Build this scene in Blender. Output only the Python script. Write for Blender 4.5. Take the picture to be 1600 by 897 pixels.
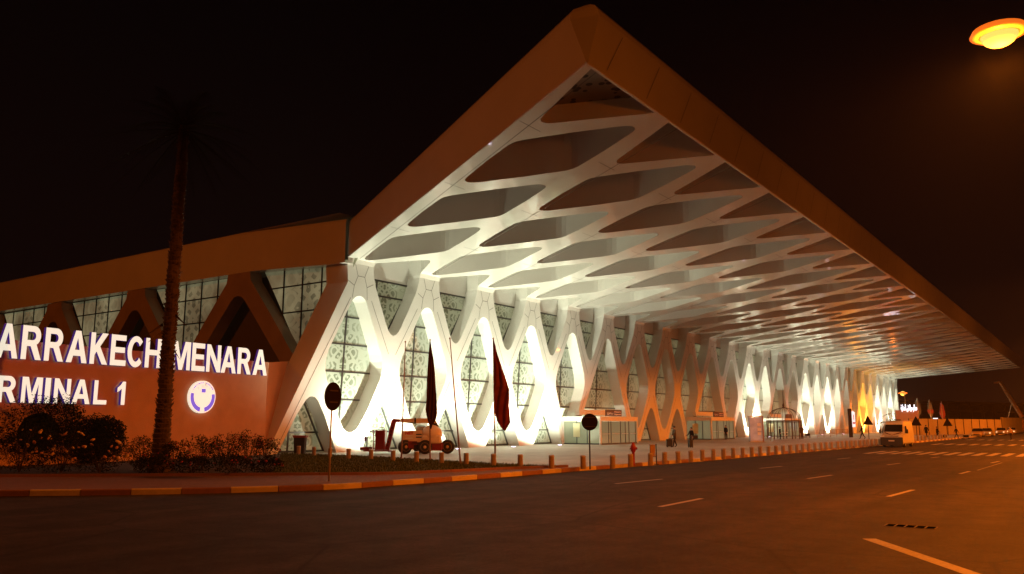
import bpy, bmesh, math, random
from math import sin, cos, pi, radians, atan2, hypot
from mathutils import Vector, Matrix, Euler, noise
from mathutils.geometry import delaunay_2d_cdt
random.seed(7)
for o in list(bpy.data.objects): bpy.data.objects.remove(o)
SC = bpy.context.scene
COL = SC.collection
# ------------------------------------------------------------------ camera
FPX, YAW, PIT, ROL, H = 1291.04, .6129, .1638, .0007, 1.98
Fv = Vector((cos(YAW)*cos(PIT), sin(YAW)*cos(PIT), sin(PIT)))
R0 = Vector((sin(YAW), -cos(YAW), 0)); U0 = R0.cross(Fv)
Rv = R0*cos(ROL)+U0*sin(ROL); Uv = -R0*sin(ROL)+U0*cos(ROL)
cd = bpy.data.cameras.new('camera'); cam = bpy.data.objects.new('camera', cd); COL.objects.link(cam)
cam.matrix_world = Matrix(((Rv.x, Uv.x, -Fv.x, 0), (Rv.y, Uv.y, -Fv.y, 0), (Rv.z, Uv.z, -Fv.z, H), (0, 0, 0, 1)))
cd.sensor_width = 36; cd.lens = FPX/1600*36; cd.clip_end = 3000; cd.clip_start = .1
SC.camera = cam
# ------------------------------------------------------------------ sky, exposure
w = bpy.data.worlds.new('World'); SC.world = w; w.use_nodes = True
nt = w.node_tree; bg = nt.nodes['Background']; bg.inputs['Strength'].default_value = 1.0
tc = nt.nodes.new('ShaderNodeTexCoord'); sx = nt.nodes.new('ShaderNodeSeparateXYZ'); cr = nt.nodes.new('ShaderNodeValToRGB')
nt.links.new(tc.outputs['Generated'], sx.inputs[0]); nt.links.new(sx.outputs['Z'], cr.inputs[0]); nt.links.new(cr.outputs[0], bg.inputs[0])
cr.color_ramp.elements[0].position = 0.0; cr.color_ramp.elements[0].color = (.0075, .0026, .0016, 1)
cr.color_ramp.elements[1].position = .55; cr.color_ramp.elements[1].color = (.0003, .0002, .0004, 1)
e = cr.color_ramp.elements.new(.16); e.color = (.0030, .0013, .0012, 1)
SC.view_settings.view_transform = 'Standard'; SC.view_settings.look = 'None'; SC.view_settings.exposure = 0; SC.view_settings.gamma = 1
SC.cycles.max_bounces = 6; SC.cycles.diffuse_bounces = 4; SC.cycles.glossy_bounces = 3; SC.cycles.transmission_bounces = 3
SC.cycles.sample_clamp_indirect = 6; SC.cycles.caustics_reflective = False; SC.cycles.caustics_refractive = False
# light levels (W)
P_UP = 7600; P_SODIUM = 18000; SODIUM = (1, .192, .010)

HAZE = .00018
# ------------------------------------------------------------------ pixel -> place
O = Vector((0, 0, H))
def ray(px, py): return Fv*FPX+Rv*(px-800)-Uv*(py-448.5)
def G(px, py, z=0.0):
    d = ray(px, py); return O+d*((z-H)/d.z)
def onP(px, py, P, n):
    d = ray(px, py); return O+d*(((Vector(P)-O).dot(n))/d.dot(n))

# ------------------------------------------------------------------ materials
MATS = {}
def mat(name, col, rough=.6, metal=0, spec=.5, coat=0, var=0, vscale=6, bump=0, bscale=12, emis=None, estr=0):
    if name in MATS: return MATS[name]
    m = bpy.data.materials.new(name); m.use_nodes = True; t = m.node_tree; b = t.nodes['Principled BSDF']
    b.inputs['Base Color'].default_value = (*col, 1); b.inputs['Roughness'].default_value = rough
    b.inputs['Metallic'].default_value = metal; b.inputs['Specular IOR Level'].default_value = spec
    b.inputs['Coat Weight'].default_value = coat
    tcn = t.nodes.new('ShaderNodeTexCoord')
    if var:
        n = t.nodes.new('ShaderNodeTexNoise'); n.inputs['Scale'].default_value = vscale; n.inputs['Detail'].default_value = 5
        r = t.nodes.new('ShaderNodeValToRGB'); t.links.new(tcn.outputs['Object'], n.inputs['Vector']); t.links.new(n.outputs['Fac'], r.inputs[0])
        r.color_ramp.elements[0].position = .3; r.color_ramp.elements[1].position = .7
        r.color_ramp.elements[0].color = (*[c*(1-var) for c in col], 1); r.color_ramp.elements[1].color = (*[min(1, c*(1+var)) for c in col], 1)
        t.links.new(r.outputs[0], b.inputs['Base Color'])
    if bump:
        n = t.nodes.new('ShaderNodeTexNoise'); n.inputs['Scale'].default_value = bscale; n.inputs['Detail'].default_value = 4
        bp = t.nodes.new('ShaderNodeBump'); bp.inputs['Strength'].default_value = bump; bp.inputs['Distance'].default_value = .05
        t.links.new(tcn.outputs['Object'], n.inputs['Vector']); t.links.new(n.outputs['Fac'], bp.inputs['Height']); t.links.new(bp.outputs[0], b.inputs['Normal'])
    if emis: b.inputs['Emission Color'].default_value = (*emis, 1); b.inputs['Emission Strength'].default_value = estr
    MATS[name] = m; return m
def nodes(m): return m.node_tree, m.node_tree.nodes, m.node_tree.links, m.node_tree.nodes['Principled BSDF']

M_CLAD = mat('white_cladding', (.74, .73, .70), .42, coat=.15, var=.04, vscale=.35, bump=.12, bscale=.5)
M_CEIL = mat('gloss_soffit', (.72, .71, .67), .22, spec=.6, coat=.6, var=.05, vscale=.3, bump=.55, bscale=.42)
M_FASC = mat('fascia_metal', (.72, .68, .64), .28, spec=.55, coat=.4, var=.05, vscale=.4, bump=.15, bscale=.6)
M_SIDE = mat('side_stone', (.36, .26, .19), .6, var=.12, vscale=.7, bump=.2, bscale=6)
M_SEAM = mat('seam_dark', (.10, .09, .08), .8)
M_MULL = mat('mullion_dark', (.03, .03, .03), .4)
M_STEEL = mat('grey_steel', (.35, .35, .34), .35, metal=.7)
M_BLACK = mat('black_matt', (.012, .012, .012), .6)
M_WHITEP = mat('white_paint', (.75, .75, .72), .35, coat=.2)
M_DARKIN = mat('dark_recess', (.10, .075, .055), .8)

def win_mat(name, frit, dark, em, estr, scale):
    m = mat(name, frit, .3); t, N, L, b = nodes(m)
    tcn = N.new('ShaderNodeTexCoord'); mp = N.new('ShaderNodeMapping'); L.new(tcn.outputs['Object'], mp.inputs[0])
    sep = N.new('ShaderNodeSeparateXYZ'); L.new(mp.outputs[0], sep.inputs[0])
    def math_(op, a, bb=None, v=None):
        n = N.new('ShaderNodeMath'); n.operation = op
        if isinstance(a, (int, float)): n.inputs[0].default_value = a
        else: L.new(a, n.inputs[0])
        if bb is not None:
            if isinstance(bb, (int, float)): n.inputs[1].default_value = bb
            else: L.new(bb, n.inputs[1])
        return n.outputs[0]
    # mirrored arabesque: |x| folded, warped waves and voronoi cells
    ax = math_('ABSOLUTE', sep.outputs['X']); cmb = N.new('ShaderNodeCombineXYZ')
    L.new(ax, cmb.inputs[0]); L.new(math_('ABSOLUTE', math_('SUBTRACT', math_('FRACT', math_('MULTIPLY', sep.outputs['Z'], .34)), .5)), cmb.inputs[2])
    sc = N.new('ShaderNodeVectorMath'); sc.operation = 'MULTIPLY'; sc.inputs[1].default_value = (scale, 1, scale*2.9); L.new(cmb.outputs[0], sc.inputs[0])
    vo = N.new('ShaderNodeTexVoronoi'); vo.feature = 'DISTANCE_TO_EDGE'; vo.inputs['Scale'].default_value = 1.0; L.new(sc.outputs[0], vo.inputs['Vector'])
    v1 = N.new('ShaderNodeTexVoronoi'); v1.feature = 'F1'; v1.inputs['Scale'].default_value = 1.0; L.new(sc.outputs[0], v1.inputs['Vector'])
    a = math_('LESS_THAN', vo.outputs['Distance'], .10); bq = math_('GREATER_THAN', math_('SINE', math_('MULTIPLY', v1.outputs['Distance'], 19)), .25)
    pat = math_('MAXIMUM', a, bq)
    # denser film away from the middle of the window
    rr = math_('ADD', math_('POWER', math_('MULTIPLY', sep.outputs['X'], .55), 2), math_('POWER', math_('MULTIPLY', sep.outputs['Z'], .24), 2))
    edge = math_('MULTIPLY', math_('MINIMUM', rr, 1), .75)
    fac = math_('MINIMUM', math_('ADD', math_('MULTIPLY', pat, .8), edge), 1)
    mc = N.new('ShaderNodeMixRGB'); mc.inputs[1].default_value = (*dark, 1); mc.inputs[2].default_value = (*frit, 1); L.new(fac, mc.inputs[0]); L.new(mc.outputs[0], b.inputs['Base Color'])
    n2 = N.new('ShaderNodeTexNoise'); n2.inputs['Scale'].default_value = .35; n2.inputs['Detail'].default_value = 3
    gl = N.new('ShaderNodeNewGeometry'); L.new(gl.outputs['Position'], n2.inputs['Vector'])
    es = math_('MULTIPLY', math_('ADD', math_('MULTIPLY', n2.outputs['Fac'], 1.6), -.25), math_('ADD', .45, math_('MULTIPLY', fac, .55)))
    es2 = math_('MULTIPLY', math_('MAXIMUM', es, .05), estr)
    b.inputs['Emission Color'].default_value = (*em, 1); L.new(es2, b.inputs['Emission Strength'])
    b.inputs['Roughness'].default_value = .16
    return m
M_WIN = win_mat('patterned_glass', (.29, .34, .31), (.10, .125, .095), (.42, .40, .20), .44, 1.15)
M_SWIN = win_mat('side_glass', (.35, .36, .28), (.14, .14, .11), (.54, .52, .28), .36, .55)
M_DOORG = mat('door_glass', (.16, .19, .14), .08, spec=.8, emis=(.55, .60, .32), estr=.18)

def perf_mat():
    m = mat('perforated_screen', (.22, .19, .15), .6); t, N, L, b = nodes(m)
    tcn = N.new('ShaderNodeTexCoord'); vo = N.new('ShaderNodeTexVoronoi'); vo.inputs['Scale'].default_value = 2.2
    r = N.new('ShaderNodeValToRGB'); L.new(tcn.outputs['Object'], vo.inputs['Vector']); L.new(vo.outputs['Distance'], r.inputs[0])
    r.color_ramp.interpolation = 'CONSTANT'; r.color_ramp.elements[0].color = (.006, .005, .004, 1); r.color_ramp.elements[1].position = .34; r.color_ramp.elements[1].color = (.22, .19, .15, 1)
    L.new(r.outputs[0], b.inputs['Base Color']); return m
M_PERF = perf_mat()
def ground_mat(name, c1, c2, scale, rough, c3=None, brick=None, bump=.3):
    m = mat(name, c1, rough); t, N, L, b = nodes(m)
    g = N.new('ShaderNodeNewGeometry')
    n = N.new('ShaderNodeTexNoise'); n.inputs['Scale'].default_value = scale; n.inputs['Detail'].default_value = 8; n.inputs['Roughness'].default_value = .7
    n3 = N.new('ShaderNodeTexNoise'); n3.inputs['Scale'].default_value = .12; n3.inputs['Detail'].default_value = 4
    for q in (n, n3): L.new(g.outputs['Position'], q.inputs['Vector'])
    r = N.new('ShaderNodeValToRGB'); L.new(n.outputs['Fac'], r.inputs[0]); r.color_ramp.elements[0].position = .3; r.color_ramp.elements[1].position = .7
    r.color_ramp.elements[0].color = (*c1, 1); r.color_ramp.elements[1].color = (*c2, 1)
    mx = N.new('ShaderNodeMixRGB'); mx.blend_type = 'MULTIPLY'; mx.inputs[0].default_value = .8; L.new(r.outputs[0], mx.inputs[1])
    r2 = N.new('ShaderNodeValToRGB'); L.new(n3.outputs['Fac'], r2.inputs[0]); r2.color_ramp.elements[0].position = .35; r2.color_ramp.elements[1].position = .65
    r2.color_ramp.elements[0].color = (.62, .62, .62, 1); r2.color_ramp.elements[1].color = (1, 1, 1, 1); L.new(r2.outputs[0], mx.inputs[2])
    out = mx.outputs[0]
    if name == 'asphalt':
        mpg = N.new('ShaderNodeMapping'); mpg.inputs['Scale'].default_value = (.05, .9, 1); mpg.inputs['Rotation'].default_value = (0, 0, .05); L.new(g.outputs['Position'], mpg.inputs[0])
        nw = N.new('ShaderNodeTexNoise'); nw.inputs['Scale'].default_value = 1; nw.inputs['Detail'].default_value = 5; L.new(mpg.outputs[0], nw.inputs['Vector'])
        nb = N.new('ShaderNodeTexNoise'); nb.inputs['Scale'].default_value = .9; nb.inputs['Detail'].default_value = 6; nb.inputs['Roughness'].default_value = .75; L.new(g.outputs['Position'], nb.inputs['Vector'])
        vr = N.new('ShaderNodeTexVoronoi'); vr.feature = 'DISTANCE_TO_EDGE'; vr.inputs['Scale'].default_value = .16; L.new(g.outputs['Position'], vr.inputs['Vector'])
        for src, p0, p1, lo in ((nw.outputs['Fac'], .35, .65, .48), (nb.outputs['Fac'], .40, .58, .52), (vr.outputs['Distance'], .0, .010, .4)):
            rw = N.new('ShaderNodeValToRGB'); L.new(src, rw.inputs[0]); rw.color_ramp.elements[0].position = p0; rw.color_ramp.elements[1].position = p1; rw.color_ramp.elements[0].color = (lo, lo, lo, 1)
            mw = N.new('ShaderNodeMixRGB'); mw.blend_type = 'MULTIPLY'; mw.inputs[0].default_value = 1; L.new(out, mw.inputs[1]); L.new(rw.outputs[0], mw.inputs[2]); out = mw.outputs[0]
    if brick:
        br = N.new('ShaderNodeTexBrick'); br.inputs['Scale'].default_value = 1; br.inputs['Brick Width'].default_value = brick[0]; br.inputs['Row Height'].default_value = brick[1]
        br.inputs['Mortar Size'].default_value = brick[2]; L.new(g.outputs['Position'], br.inputs['Vector'])
        br.inputs['Color1'].default_value = (1, 1, 1, 1); br.inputs['Color2'].default_value = (.78, .78, .78, 1); br.inputs['Mortar'].default_value = (.4, .4, .4, 1)
        m3 = N.new('ShaderNodeMixRGB'); m3.blend_type = 'MULTIPLY'; m3.inputs[0].default_value = 1; L.new(out, m3.inputs[1]); L.new(br.outputs[0], m3.inputs[2]); out = m3.outputs[0]
    L.new(out, b.inputs['Base Color'])
    bp = N.new('ShaderNodeBump'); bp.inputs['Strength'].default_value = bump; bp.inputs['Distance'].default_value = .02
    n4 = N.new('ShaderNodeTexNoise'); n4.inputs['Scale'].default_value = 60; L.new(g.outputs['Position'], n4.inputs['Vector']); L.new(n4.outputs['Fac'], bp.inputs['Height']); L.new(bp.outputs[0], b.inputs['Normal'])
    return m
M_ROAD = ground_mat('asphalt', (.026, .022, .018), (.088, .070, .054), 14, .82, bump=.9)
nodes(M_ROAD)[3].inputs['Specular IOR Level'].default_value = .28
M_PLAZA = ground_mat('plaza_paving', (.42, .38, .34), (.52, .48, .43), 3, .5, brick=(1.2, .6, .012), bump=.1)
M_WALK = ground_mat('red_paving', (.20, .10, .07), (.28, .15, .10), 5, .8, brick=(.22, .11, .008))
M_GRASS = ground_mat('lawn_turf', (.018, .035, .010), (.05, .08, .02), 14, 1, bump=1)
M_SOIL = ground_mat('soil', (.035, .022, .014), (.06, .04, .025), 9, 1, bump=1)
M_LINE = ground_mat('road_paint', (.22, .21, .19), (.44, .42, .38), 12, .6)
M_KY = ground_mat('kerb_paint', (.52, .42, .18), (.66, .54, .26), 6, .6)
M_KR = ground_mat('kerb_bare', (.22, .10, .065), (.30, .14, .09), 6, .75)
M_KO = ground_mat('kerb_stone', (.30, .26, .20), (.40, .34, .27), 6, .75)

# ------------------------------------------------------------------ object helpers
def link(name, bm, m, parent=None, smooth=False):
    me = bpy.data.meshes.new(name); bm.to_mesh(me); bm.free()
    if m: me.materials.append(m)
    if smooth:
        for p in me.polygons: p.use_smooth = True
    o = bpy.data.objects.new(name, me); COL.objects.link(o)
    if parent: o.parent = parent
    return o
def tag(o, label=None, cat=None, group=None, kind=None):
    if label: o['label'] = label
    if cat: o['category'] = cat
    if group: o['group'] = group
    if kind: o['kind'] = kind
    return o
def thing(name, label, cat, loc=(0, 0, 0), rz=0, group=None):
    o = bpy.data.objects.new(name, None); COL.objects.link(o); o.location = loc; o.rotation_euler = (0, 0, rz); o.empty_display_size = .2
    return tag(o, label, cat, group)
def dup(root, loc=None, rz=None, label=None):
    r = root.copy(); COL.objects.link(r)
    if loc is not None: r.location = loc
    if rz is not None: r.rotation_euler = (0, 0, rz)
    if label: r['label'] = label
    for ch in list(root.children):
        c = ch.copy(); COL.objects.link(c); c.parent = r
        for g in list(ch.children):
            d = g.copy(); COL.objects.link(d); d.parent = c
    return r
class MB:
    def __init__(s): s.bm = bmesh.new()
    def box(s, c, d, rot=None, bev=0):
        M = Matrix.Translation(c)
        if rot is not None: M = M @ Euler(rot).to_matrix().to_4x4()
        r = bmesh.ops.create_cube(s.bm, size=1, matrix=M @ Matrix.Diagonal((d[0], d[1], d[2], 1)))
        if bev:
            es = list({e for v in r['verts'] for e in v.link_edges})
            bmesh.ops.bevel(s.bm, geom=es, offset=bev, segments=2, affect='EDGES', profile=.7)
        return s
    def tube(s, a, b, r1, r2=None, n=10, caps=True):
        a = Vector(a); b = Vector(b); r2 = r1 if r2 is None else r2; d = b-a
        q = Vector((0, 0, 1)).rotation_difference(d.normalized()).to_matrix().to_4x4()
        bmesh.ops.create_cone(s.bm, cap_ends=caps, segments=n, radius1=r1, radius2=max(r2, 1e-4), depth=d.length, matrix=Matrix.Translation((a+b)/2) @ q)
        return s
    def sph(s, c, r, sc=(1, 1, 1), n=10):
        bmesh.ops.create_uvsphere(s.bm, u_segments=n, v_segments=max(6, n//2+2), radius=r, matrix=Matrix.Translation(c) @ Matrix.Diagonal((*sc, 1))); return s
    def poly(s, pts):
        vs = [s.bm.verts.new(p) for p in pts]
        try: s.bm.faces.new(vs)
        except ValueError: pass
        return s
    def prism(s, pts, ext):
        ext = Vector(ext); a = [s.bm.verts.new(p) for p in pts]; b = [s.bm.verts.new(Vector(p)+ext) for p in pts]; n = len(pts)
        s.bm.faces.new(a); s.bm.faces.new(b[::-1])
        for i in range(n): s.bm.faces.new((a[i], b[i], b[(i+1) % n], a[(i+1) % n]))
        return s
    def loop(s, pts, r, closed=False, n=8):
        for i in range(len(pts)-(0 if closed else 1)): s.tube(pts[i], pts[(i+1) % len(pts)], r, n=n)
        return s
    def lathe(s, prof, c=(0, 0, 0), n=16):
        rings = [[s.bm.verts.new((c[0]+r*cos(2*pi*i/n), c[1]+r*sin(2*pi*i/n), c[2]+z)) for i in range(n)] for r, z in prof]
        for A, B in zip(rings, rings[1:]):
            for i in range(n): s.bm.faces.new((A[i], A[(i+1) % n], B[(i+1) % n], B[i]))
        s.bm.faces.new(rings[-1]); s.bm.faces.new(rings[0][::-1]); return s
    def done(s, name, m, parent=None, smooth=False, norm=True):
        if norm: bmesh.ops.recalc_face_normals(s.bm, faces=s.bm.faces)
        return link(name, s.bm, m, parent, smooth)
def local(P):  # child meshes are built in world coordinates under an Empty at P: shift them
    return Matrix.Translation(-Vector(P))
def text_mesh(txt, depth=.02, bold=.0, parent=None, name='lettering', m=None, fit=None, M=None):
    cu = bpy.data.curves.new('t', 'FONT'); cu.body = txt; cu.size = 1; cu.offset = bold; cu.extrude = depth/2; cu.resolution_u = 4
    o = bpy.data.objects.new('t', cu); COL.objects.link(o); dg = bpy.context.evaluated_depsgraph_get(); dg.update()
    me = bpy.data.meshes.new_from_object(o.evaluated_get(dg)); bpy.data.objects.remove(o)
    xs = [v.co.x for v in me.vertices] or [0, 1]; ys = [v.co.y for v in me.vertices] or [0, 1]
    if fit:
        x0, x1, y0, y1 = fit; sx_ = (x1-x0)/max(1e-6, max(xs)-min(xs)); sy_ = (y1-y0)/max(1e-6, max(ys)-min(ys))
        for v in me.vertices: v.co.x = x0+(v.co.x-min(xs))*sx_ if False else v.co.x
        mnx, mny = min(xs), min(ys)
        for v in me.vertices: v.co.x = x0+(v.co.x-mnx)*sx_; v.co.y = y0+(v.co.y-mny)*sy_
    if M is not None: me.transform(M)
    me.materials.clear()
    if m: me.materials.append(m)
    ob = bpy.data.objects.new(name, me); COL.objects.link(ob)
    if parent: ob.parent = parent
    return ob
ORD = 'first second third fourth fifth sixth seventh eighth ninth tenth eleventh twelfth thirteenth fourteenth fifteenth sixteenth seventeenth eighteenth nineteenth twentieth twenty-first twenty-second twenty-third twenty-fourth twenty-fifth twenty-sixth twenty-seventh twenty-eighth twenty-ninth thirtieth thirty-first thirty-second thirty-third thirty-fourth thirty-fifth thirty-sixth thirty-seventh thirty-eighth'.split()

# ================================================================== GROUND
def inside(x, y, poly):
    c = False; n = len(poly); j = n-1
    for i in range(n):
        xi, yi = poly[i][0], poly[i][1]; xj, yj = poly[j][0], poly[j][1]
        if (yi > y) != (yj > y) and x < (xj-xi)*(y-yi)/(yj-yi)+xi: c = not c
        j = i
    return c
def cdt(outer, holes, mapf, m_, clip=None):
    vs = []; es = []
    for lp in [outer]+holes:
        n0 = len(vs); vs += [Vector(p) for p in lp]; es += [(n0+i, n0+(i+1) % len(lp)) for i in range(len(lp))]
    V, E_, Fs, *_ = delaunay_2d_cdt(vs, es, [], 0, 1e-6)
    bv = [None]*len(V)
    for f in Fs:
        c = sum((V[i] for i in f), Vector((0, 0)))/len(f)
        if not inside(c.x, c.y, outer) or any(inside(c.x, c.y, hh) for hh in holes if abs(hh[0][0]-c.x) < 25): continue
        for i in f:
            if bv[i] is None: bv[i] = m_.bm.verts.new(mapf(V[i].x, V[i].y))
        try: m_.bm.faces.new([bv[i] for i in f])
        except ValueError: pass
def gpoly(pts, z):
    q_ = MB(); o_ = []
    for p in pts:
        if not o_ or hypot(p[0]-o_[-1][0], p[1]-o_[-1][1]) > 1e-3: o_.append((p[0], p[1]))
    cdt(o_, [], lambda x, y: Vector((x, y, z)), q_); return q_
ZR = -.16
m_ = MB(); m_.poly([(-400, -400, ZR), (1200, -400, ZR), (1200, 900, ZR), (-400, 900, ZR)])
tag(m_.done('road', M_ROAD), kind='structure')
kp = [(-260, 779), (-120, 777.5), (0, 775.5), (130, 774.5), (270, 772.5), (400, 769.5), (515, 765.5), (560, 763), (600, 759.5), (660, 755.5), (740, 749.5), (840, 741.5), (920, 735), (1000, 728.8), (1100, 720.8), (1200, 711.5), (1290, 704)]
K = [G(x, y, ZR) for x, y in kp]
K2 = [G(1290, 704, ZR), G(1345, 700.5, ZR), G(1368, 697, ZR)]
ky = K[-1].y
far = [Vector((x, ky+dy, ZR)) for x, dy in ((83, -.4), (100, -1.0), (130, -1.4), (170, -1.6), (330, -2.2))]
KL = K+far
inner = [Vector((330, 140, 0)), Vector((-60, 140, 0)), Vector((K[0].x-6, 60, 0))]
m_ = MB()
m_.poly([(p.x, p.y+.1, 0) for p in KL]+[tuple(v) for v in inner])
tag(m_.done('plaza', M_PLAZA), kind='structure')
def resample(pts, step):
    out = [pts[0].copy()]; d = 0; acc = []
    for a, b in zip(pts, pts[1:]):
        L = (b-a).length; t = step-d
        while t <= L: out.append(a+(b-a)*(t/L)); t += step
        d = (d+L) % step if True else 0
        d = L-(t-step)
    return out
def smooth_pts(pts, it=2):
    for _ in range(it):
        q = [pts[0]]
        for a, b in zip(pts, pts[1:]): q += [a*.75+b*.25, a*.25+b*.75]
        q.append(pts[-1]); pts = q
    return pts
KS = smooth_pts(KL, 2)
def arc_at(P):
    best = (1e9, 0); acc = 0
    for a, b in zip(KS, KS[1:]):
        L = (b-a).length; t = max(0, min(1, (P-a).dot(b-a)/L/L)); d = (a+(b-a)*t-P).length
        if d < best[0]: best = (d, acc+L*t)
        acc += L
    return best[1]
s46, s204 = arc_at(G(46, 775, ZR)), arc_at(G(204, 773.5, ZR)); STEP = (s204-s46)/4
off_ = (s46 % (4*STEP)); pre = []
d_ = off_; acc = 0; cut = None
for i_, (a, b) in enumerate(zip(KS, KS[1:])):
    L = (b-a).length
    if acc+L >= off_: cut = (i_, a+(b-a)*((off_-acc)/L)); break
    acc += L
KS2 = [cut[1]]+KS[cut[0]+1:]
seg = resample(KS2, STEP)
kob = {0: MB(), 1: MB(), 2: MB()}
phase = 0
for i in range(len(seg)-1):
    a, b = seg[i], seg[i+1]; t = (b-a).normalized(); nn = Vector((-t.y, t.x, 0))
    kind = (i//2+phase) % 2
    if a.x > 66.5 and a.x < 76: zt = -.09
    else: zt = .02
    if a.x > 150: kind = 0
    g0 = .012 if i % 2 == 0 else 0; g1 = .012 if i % 2 == 1 else 0
    a2, b2 = a+t*g0, b-t*g1
    pr = [(0, ZR-.03), (0, zt-.03), (.03, zt), (.17, zt), (.17, ZR-.03)]
    A = [(a2.x+nn.x*u, a2.y+nn.y*u, z) for u, z in pr]; B = [(b2.x+nn.x*u, b2.y+nn.y*u, z) for u, z in pr]
    mbx = kob[kind]
    va = [mbx.bm.verts.new(p) for p in A]; vb = [mbx.bm.verts.new(p) for p in B]
    for j in range(len(pr)): mbx.bm.faces.new((va[j], va[(j+1) % 5], vb[(j+1) % 5], vb[j]))
    mbx.bm.faces.new(va); mbx.bm.faces.new(vb[::-1])
sk_ = MB()
for a, b in zip(KS, KS[1:]):
    t = (b-a).normalized(); nn = Vector((-t.y, t.x, 0))*.155
    sk_.poly([a+nn+Vector((0, 0, -.1)), b+nn+Vector((0, 0, -.1)), b+nn+Vector((0, 0, .161)), a+nn+Vector((0, 0, .161))])
tag(sk_.done('kerb', M_KO), kind='structure')
tag(kob[0].done('kerb', M_KY), kind='structure')
tag(kob[1].done('kerb', M_KR), kind='structure')
kob[2].bm.free()
# red sidewalk strip, lawn, planting bed, lawn edging
walk_in = [(-260, 748.5), (0, 745.5), (250, 744), (500, 742.5), (600, 742), (700, 738), (800, 733), (888, 730)]
WI = smooth_pts([G(x, y, 0) for x, y in walk_in], 2)
kin = [p for p in KS if p.x < G(905, 733).x]
m_ = gpoly([(p.x, p.y+.15) for p in kin]+[(p.x, p.y) for p in reversed(WI)], .004)
tag(m_.done('sidewalk', M_WALK), kind='structure')
lawn_back = [(888, 730), (800, 726.5), (700, 721), (600, 715), (520, 711.5), (440, 709)]
LB = [G(x, y, 0) for x, y in lawn_back]
XC = G(425, 743).x
for a_, b_ in zip(WI, WI[1:]):
    if a_.x <= XC < b_.x: PC = a_+(b_-a_)*((XC-a_.x)/(b_.x-a_.x))
li = [PC]+[p for p in WI if p.x > XC]
m_ = gpoly(li+LB[1:], .03)
tag(m_.done('lawn', M_GRASS), kind='structure')
bed = [p for p in WI if p.x <= XC]+[PC]
m_ = gpoly(bed+[LB[-1], Vector((34.5, 43.4, 0)), Vector((6, 40.4, 0)), Vector((-30, 60, 0))], .026)
tag(m_.done('planting_bed', M_SOIL), kind='structure')
m_ = MB()
for a, b in zip(WI, WI[1:]):
    t = (b-a).normalized(); nn = Vector((-t.y, t.x, 0))
    m_.prism([(a.x, a.y, -.02), (a.x, a.y, .10), (a.x+nn.x*.12, a.y+nn.y*.12, .10), (a.x+nn.x*.12, a.y+nn.y*.12, -.02)], tuple(b-a))
tag(m_.done('lawn_kerb', M_KR), kind='structure')
# grass blades on the lawn (short)
m_ = MB(); random.seed(3)
cx = [p for p in li]+[p for p in LB[1:]]
xs = [p.x for p in cx]; ys = [p.y for p in cx]; cnt = 0
while cnt < 16000:
    x = random.uniform(min(xs), max(xs)); y = random.uniform(min(ys), max(ys))
    if not inside(x, y, cx): continue
    cnt += 1; a = random.uniform(0, pi); hh = random.uniform(.04, .11); ww = .02
    m_.poly([(x-cos(a)*ww, y-sin(a)*ww, .03), (x+cos(a)*ww, y+sin(a)*ww, .03), (x+random.uniform(-.03, .03), y+random.uniform(-.03, .03), .03+hh)])
tag(m_.done('grass', mat('grass_blade', (.05, .075, .02), .9), norm=False), kind='stuff')
# road markings
zl = ZR+.004
def strip(pxa, pxb, wd, z=zl):
    a, b = G(*pxa, ZR), G(*pxb, ZR); t = (b-a).normalized(); nn = Vector((-t.y, t.x, 0))*wd/2
    return [(a+nn), (b+nn), (b-nn), (a-nn)]
m_ = MB()
for a, b, wd in [((961, 756), (1034.5, 748.7), .14), ((1031, 792), (1096.5, 779), .16), ((1187, 732), (1222, 728.6), .14), ((1308, 717.5), (1328, 715.5), .14),
                 ((1262, 748), (1300, 742.5), .15), ((1388, 776), (1427, 765.5), .16), ((1386, 726.5), (1406, 724), .14), ((1500, 740.5), (1515, 736.5), .15),
                 ((1455, 715.5), (1468, 714), .14), ((1548.6, 723.5), (1561, 721), .15), ((1358, 842), (1720, 966), .26), ((1527, 735), (1566, 723), .05)]:
    m_.poly([(p.x, p.y, zl) for p in strip(a, b, wd)])
# zebra bars parallel with the kerb, two crossings
for j in range(-5, 11):
    y0 = 5.3+j*.87
    m_.poly([(65.0, y0, zl), (71.8, y0, zl), (71.8, y0+.44, zl), (65.0, y0+.44, zl)])
for j in range(-4, 8):
    y0 = 6.2+j*1.15
    m_.poly([(96.5, y0, zl), (103, y0, zl), (103, y0+.5, zl), (96.5, y0+.5, zl)])
for j in range(-3, 6):
    y0 = 8.5+j*1.2
    m_.poly([(127, y0, zl), (133, y0, zl), (133, y0+.5, zl), (127, y0+.5, zl)])
tag(m_.done('road_markings', M_LINE), kind='structure')
# drain grate: flat black sheet painted as shade of the openings, steel frame
t = thing('drain_grate', 'long dark drain grate set flush in the asphalt at the lower right', 'drain', G(1423, 823, ZR))
g0 = G(1423, 823.5, ZR); ga, gb = G(1383, 821, ZR), G(1462, 826, ZR); L_ = (gb-ga).length; ang = atan2(gb.y-ga.y, gb.x-ga.x)
t.rotation_euler = (0, 0, ang)
m_ = MB(); m_.box((0, 0, .002), (L_, .42, .006)); m_.done('pit_shade', mat('pit_shade_black', (.002, .002, .002), 1, spec=0), t)
m_ = MB()
for i in range(6): m_.box((-L_/2+L_*i/5, 0, .006), (.03, .42, .006))
m_.box((0, .222, .006), (L_, .016, .006)); m_.box((0, -.222, .006), (L_, .016, .006))
m_.done('frame', mat('grate_iron', (.09, .08, .07), .6, metal=.4), t)

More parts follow.
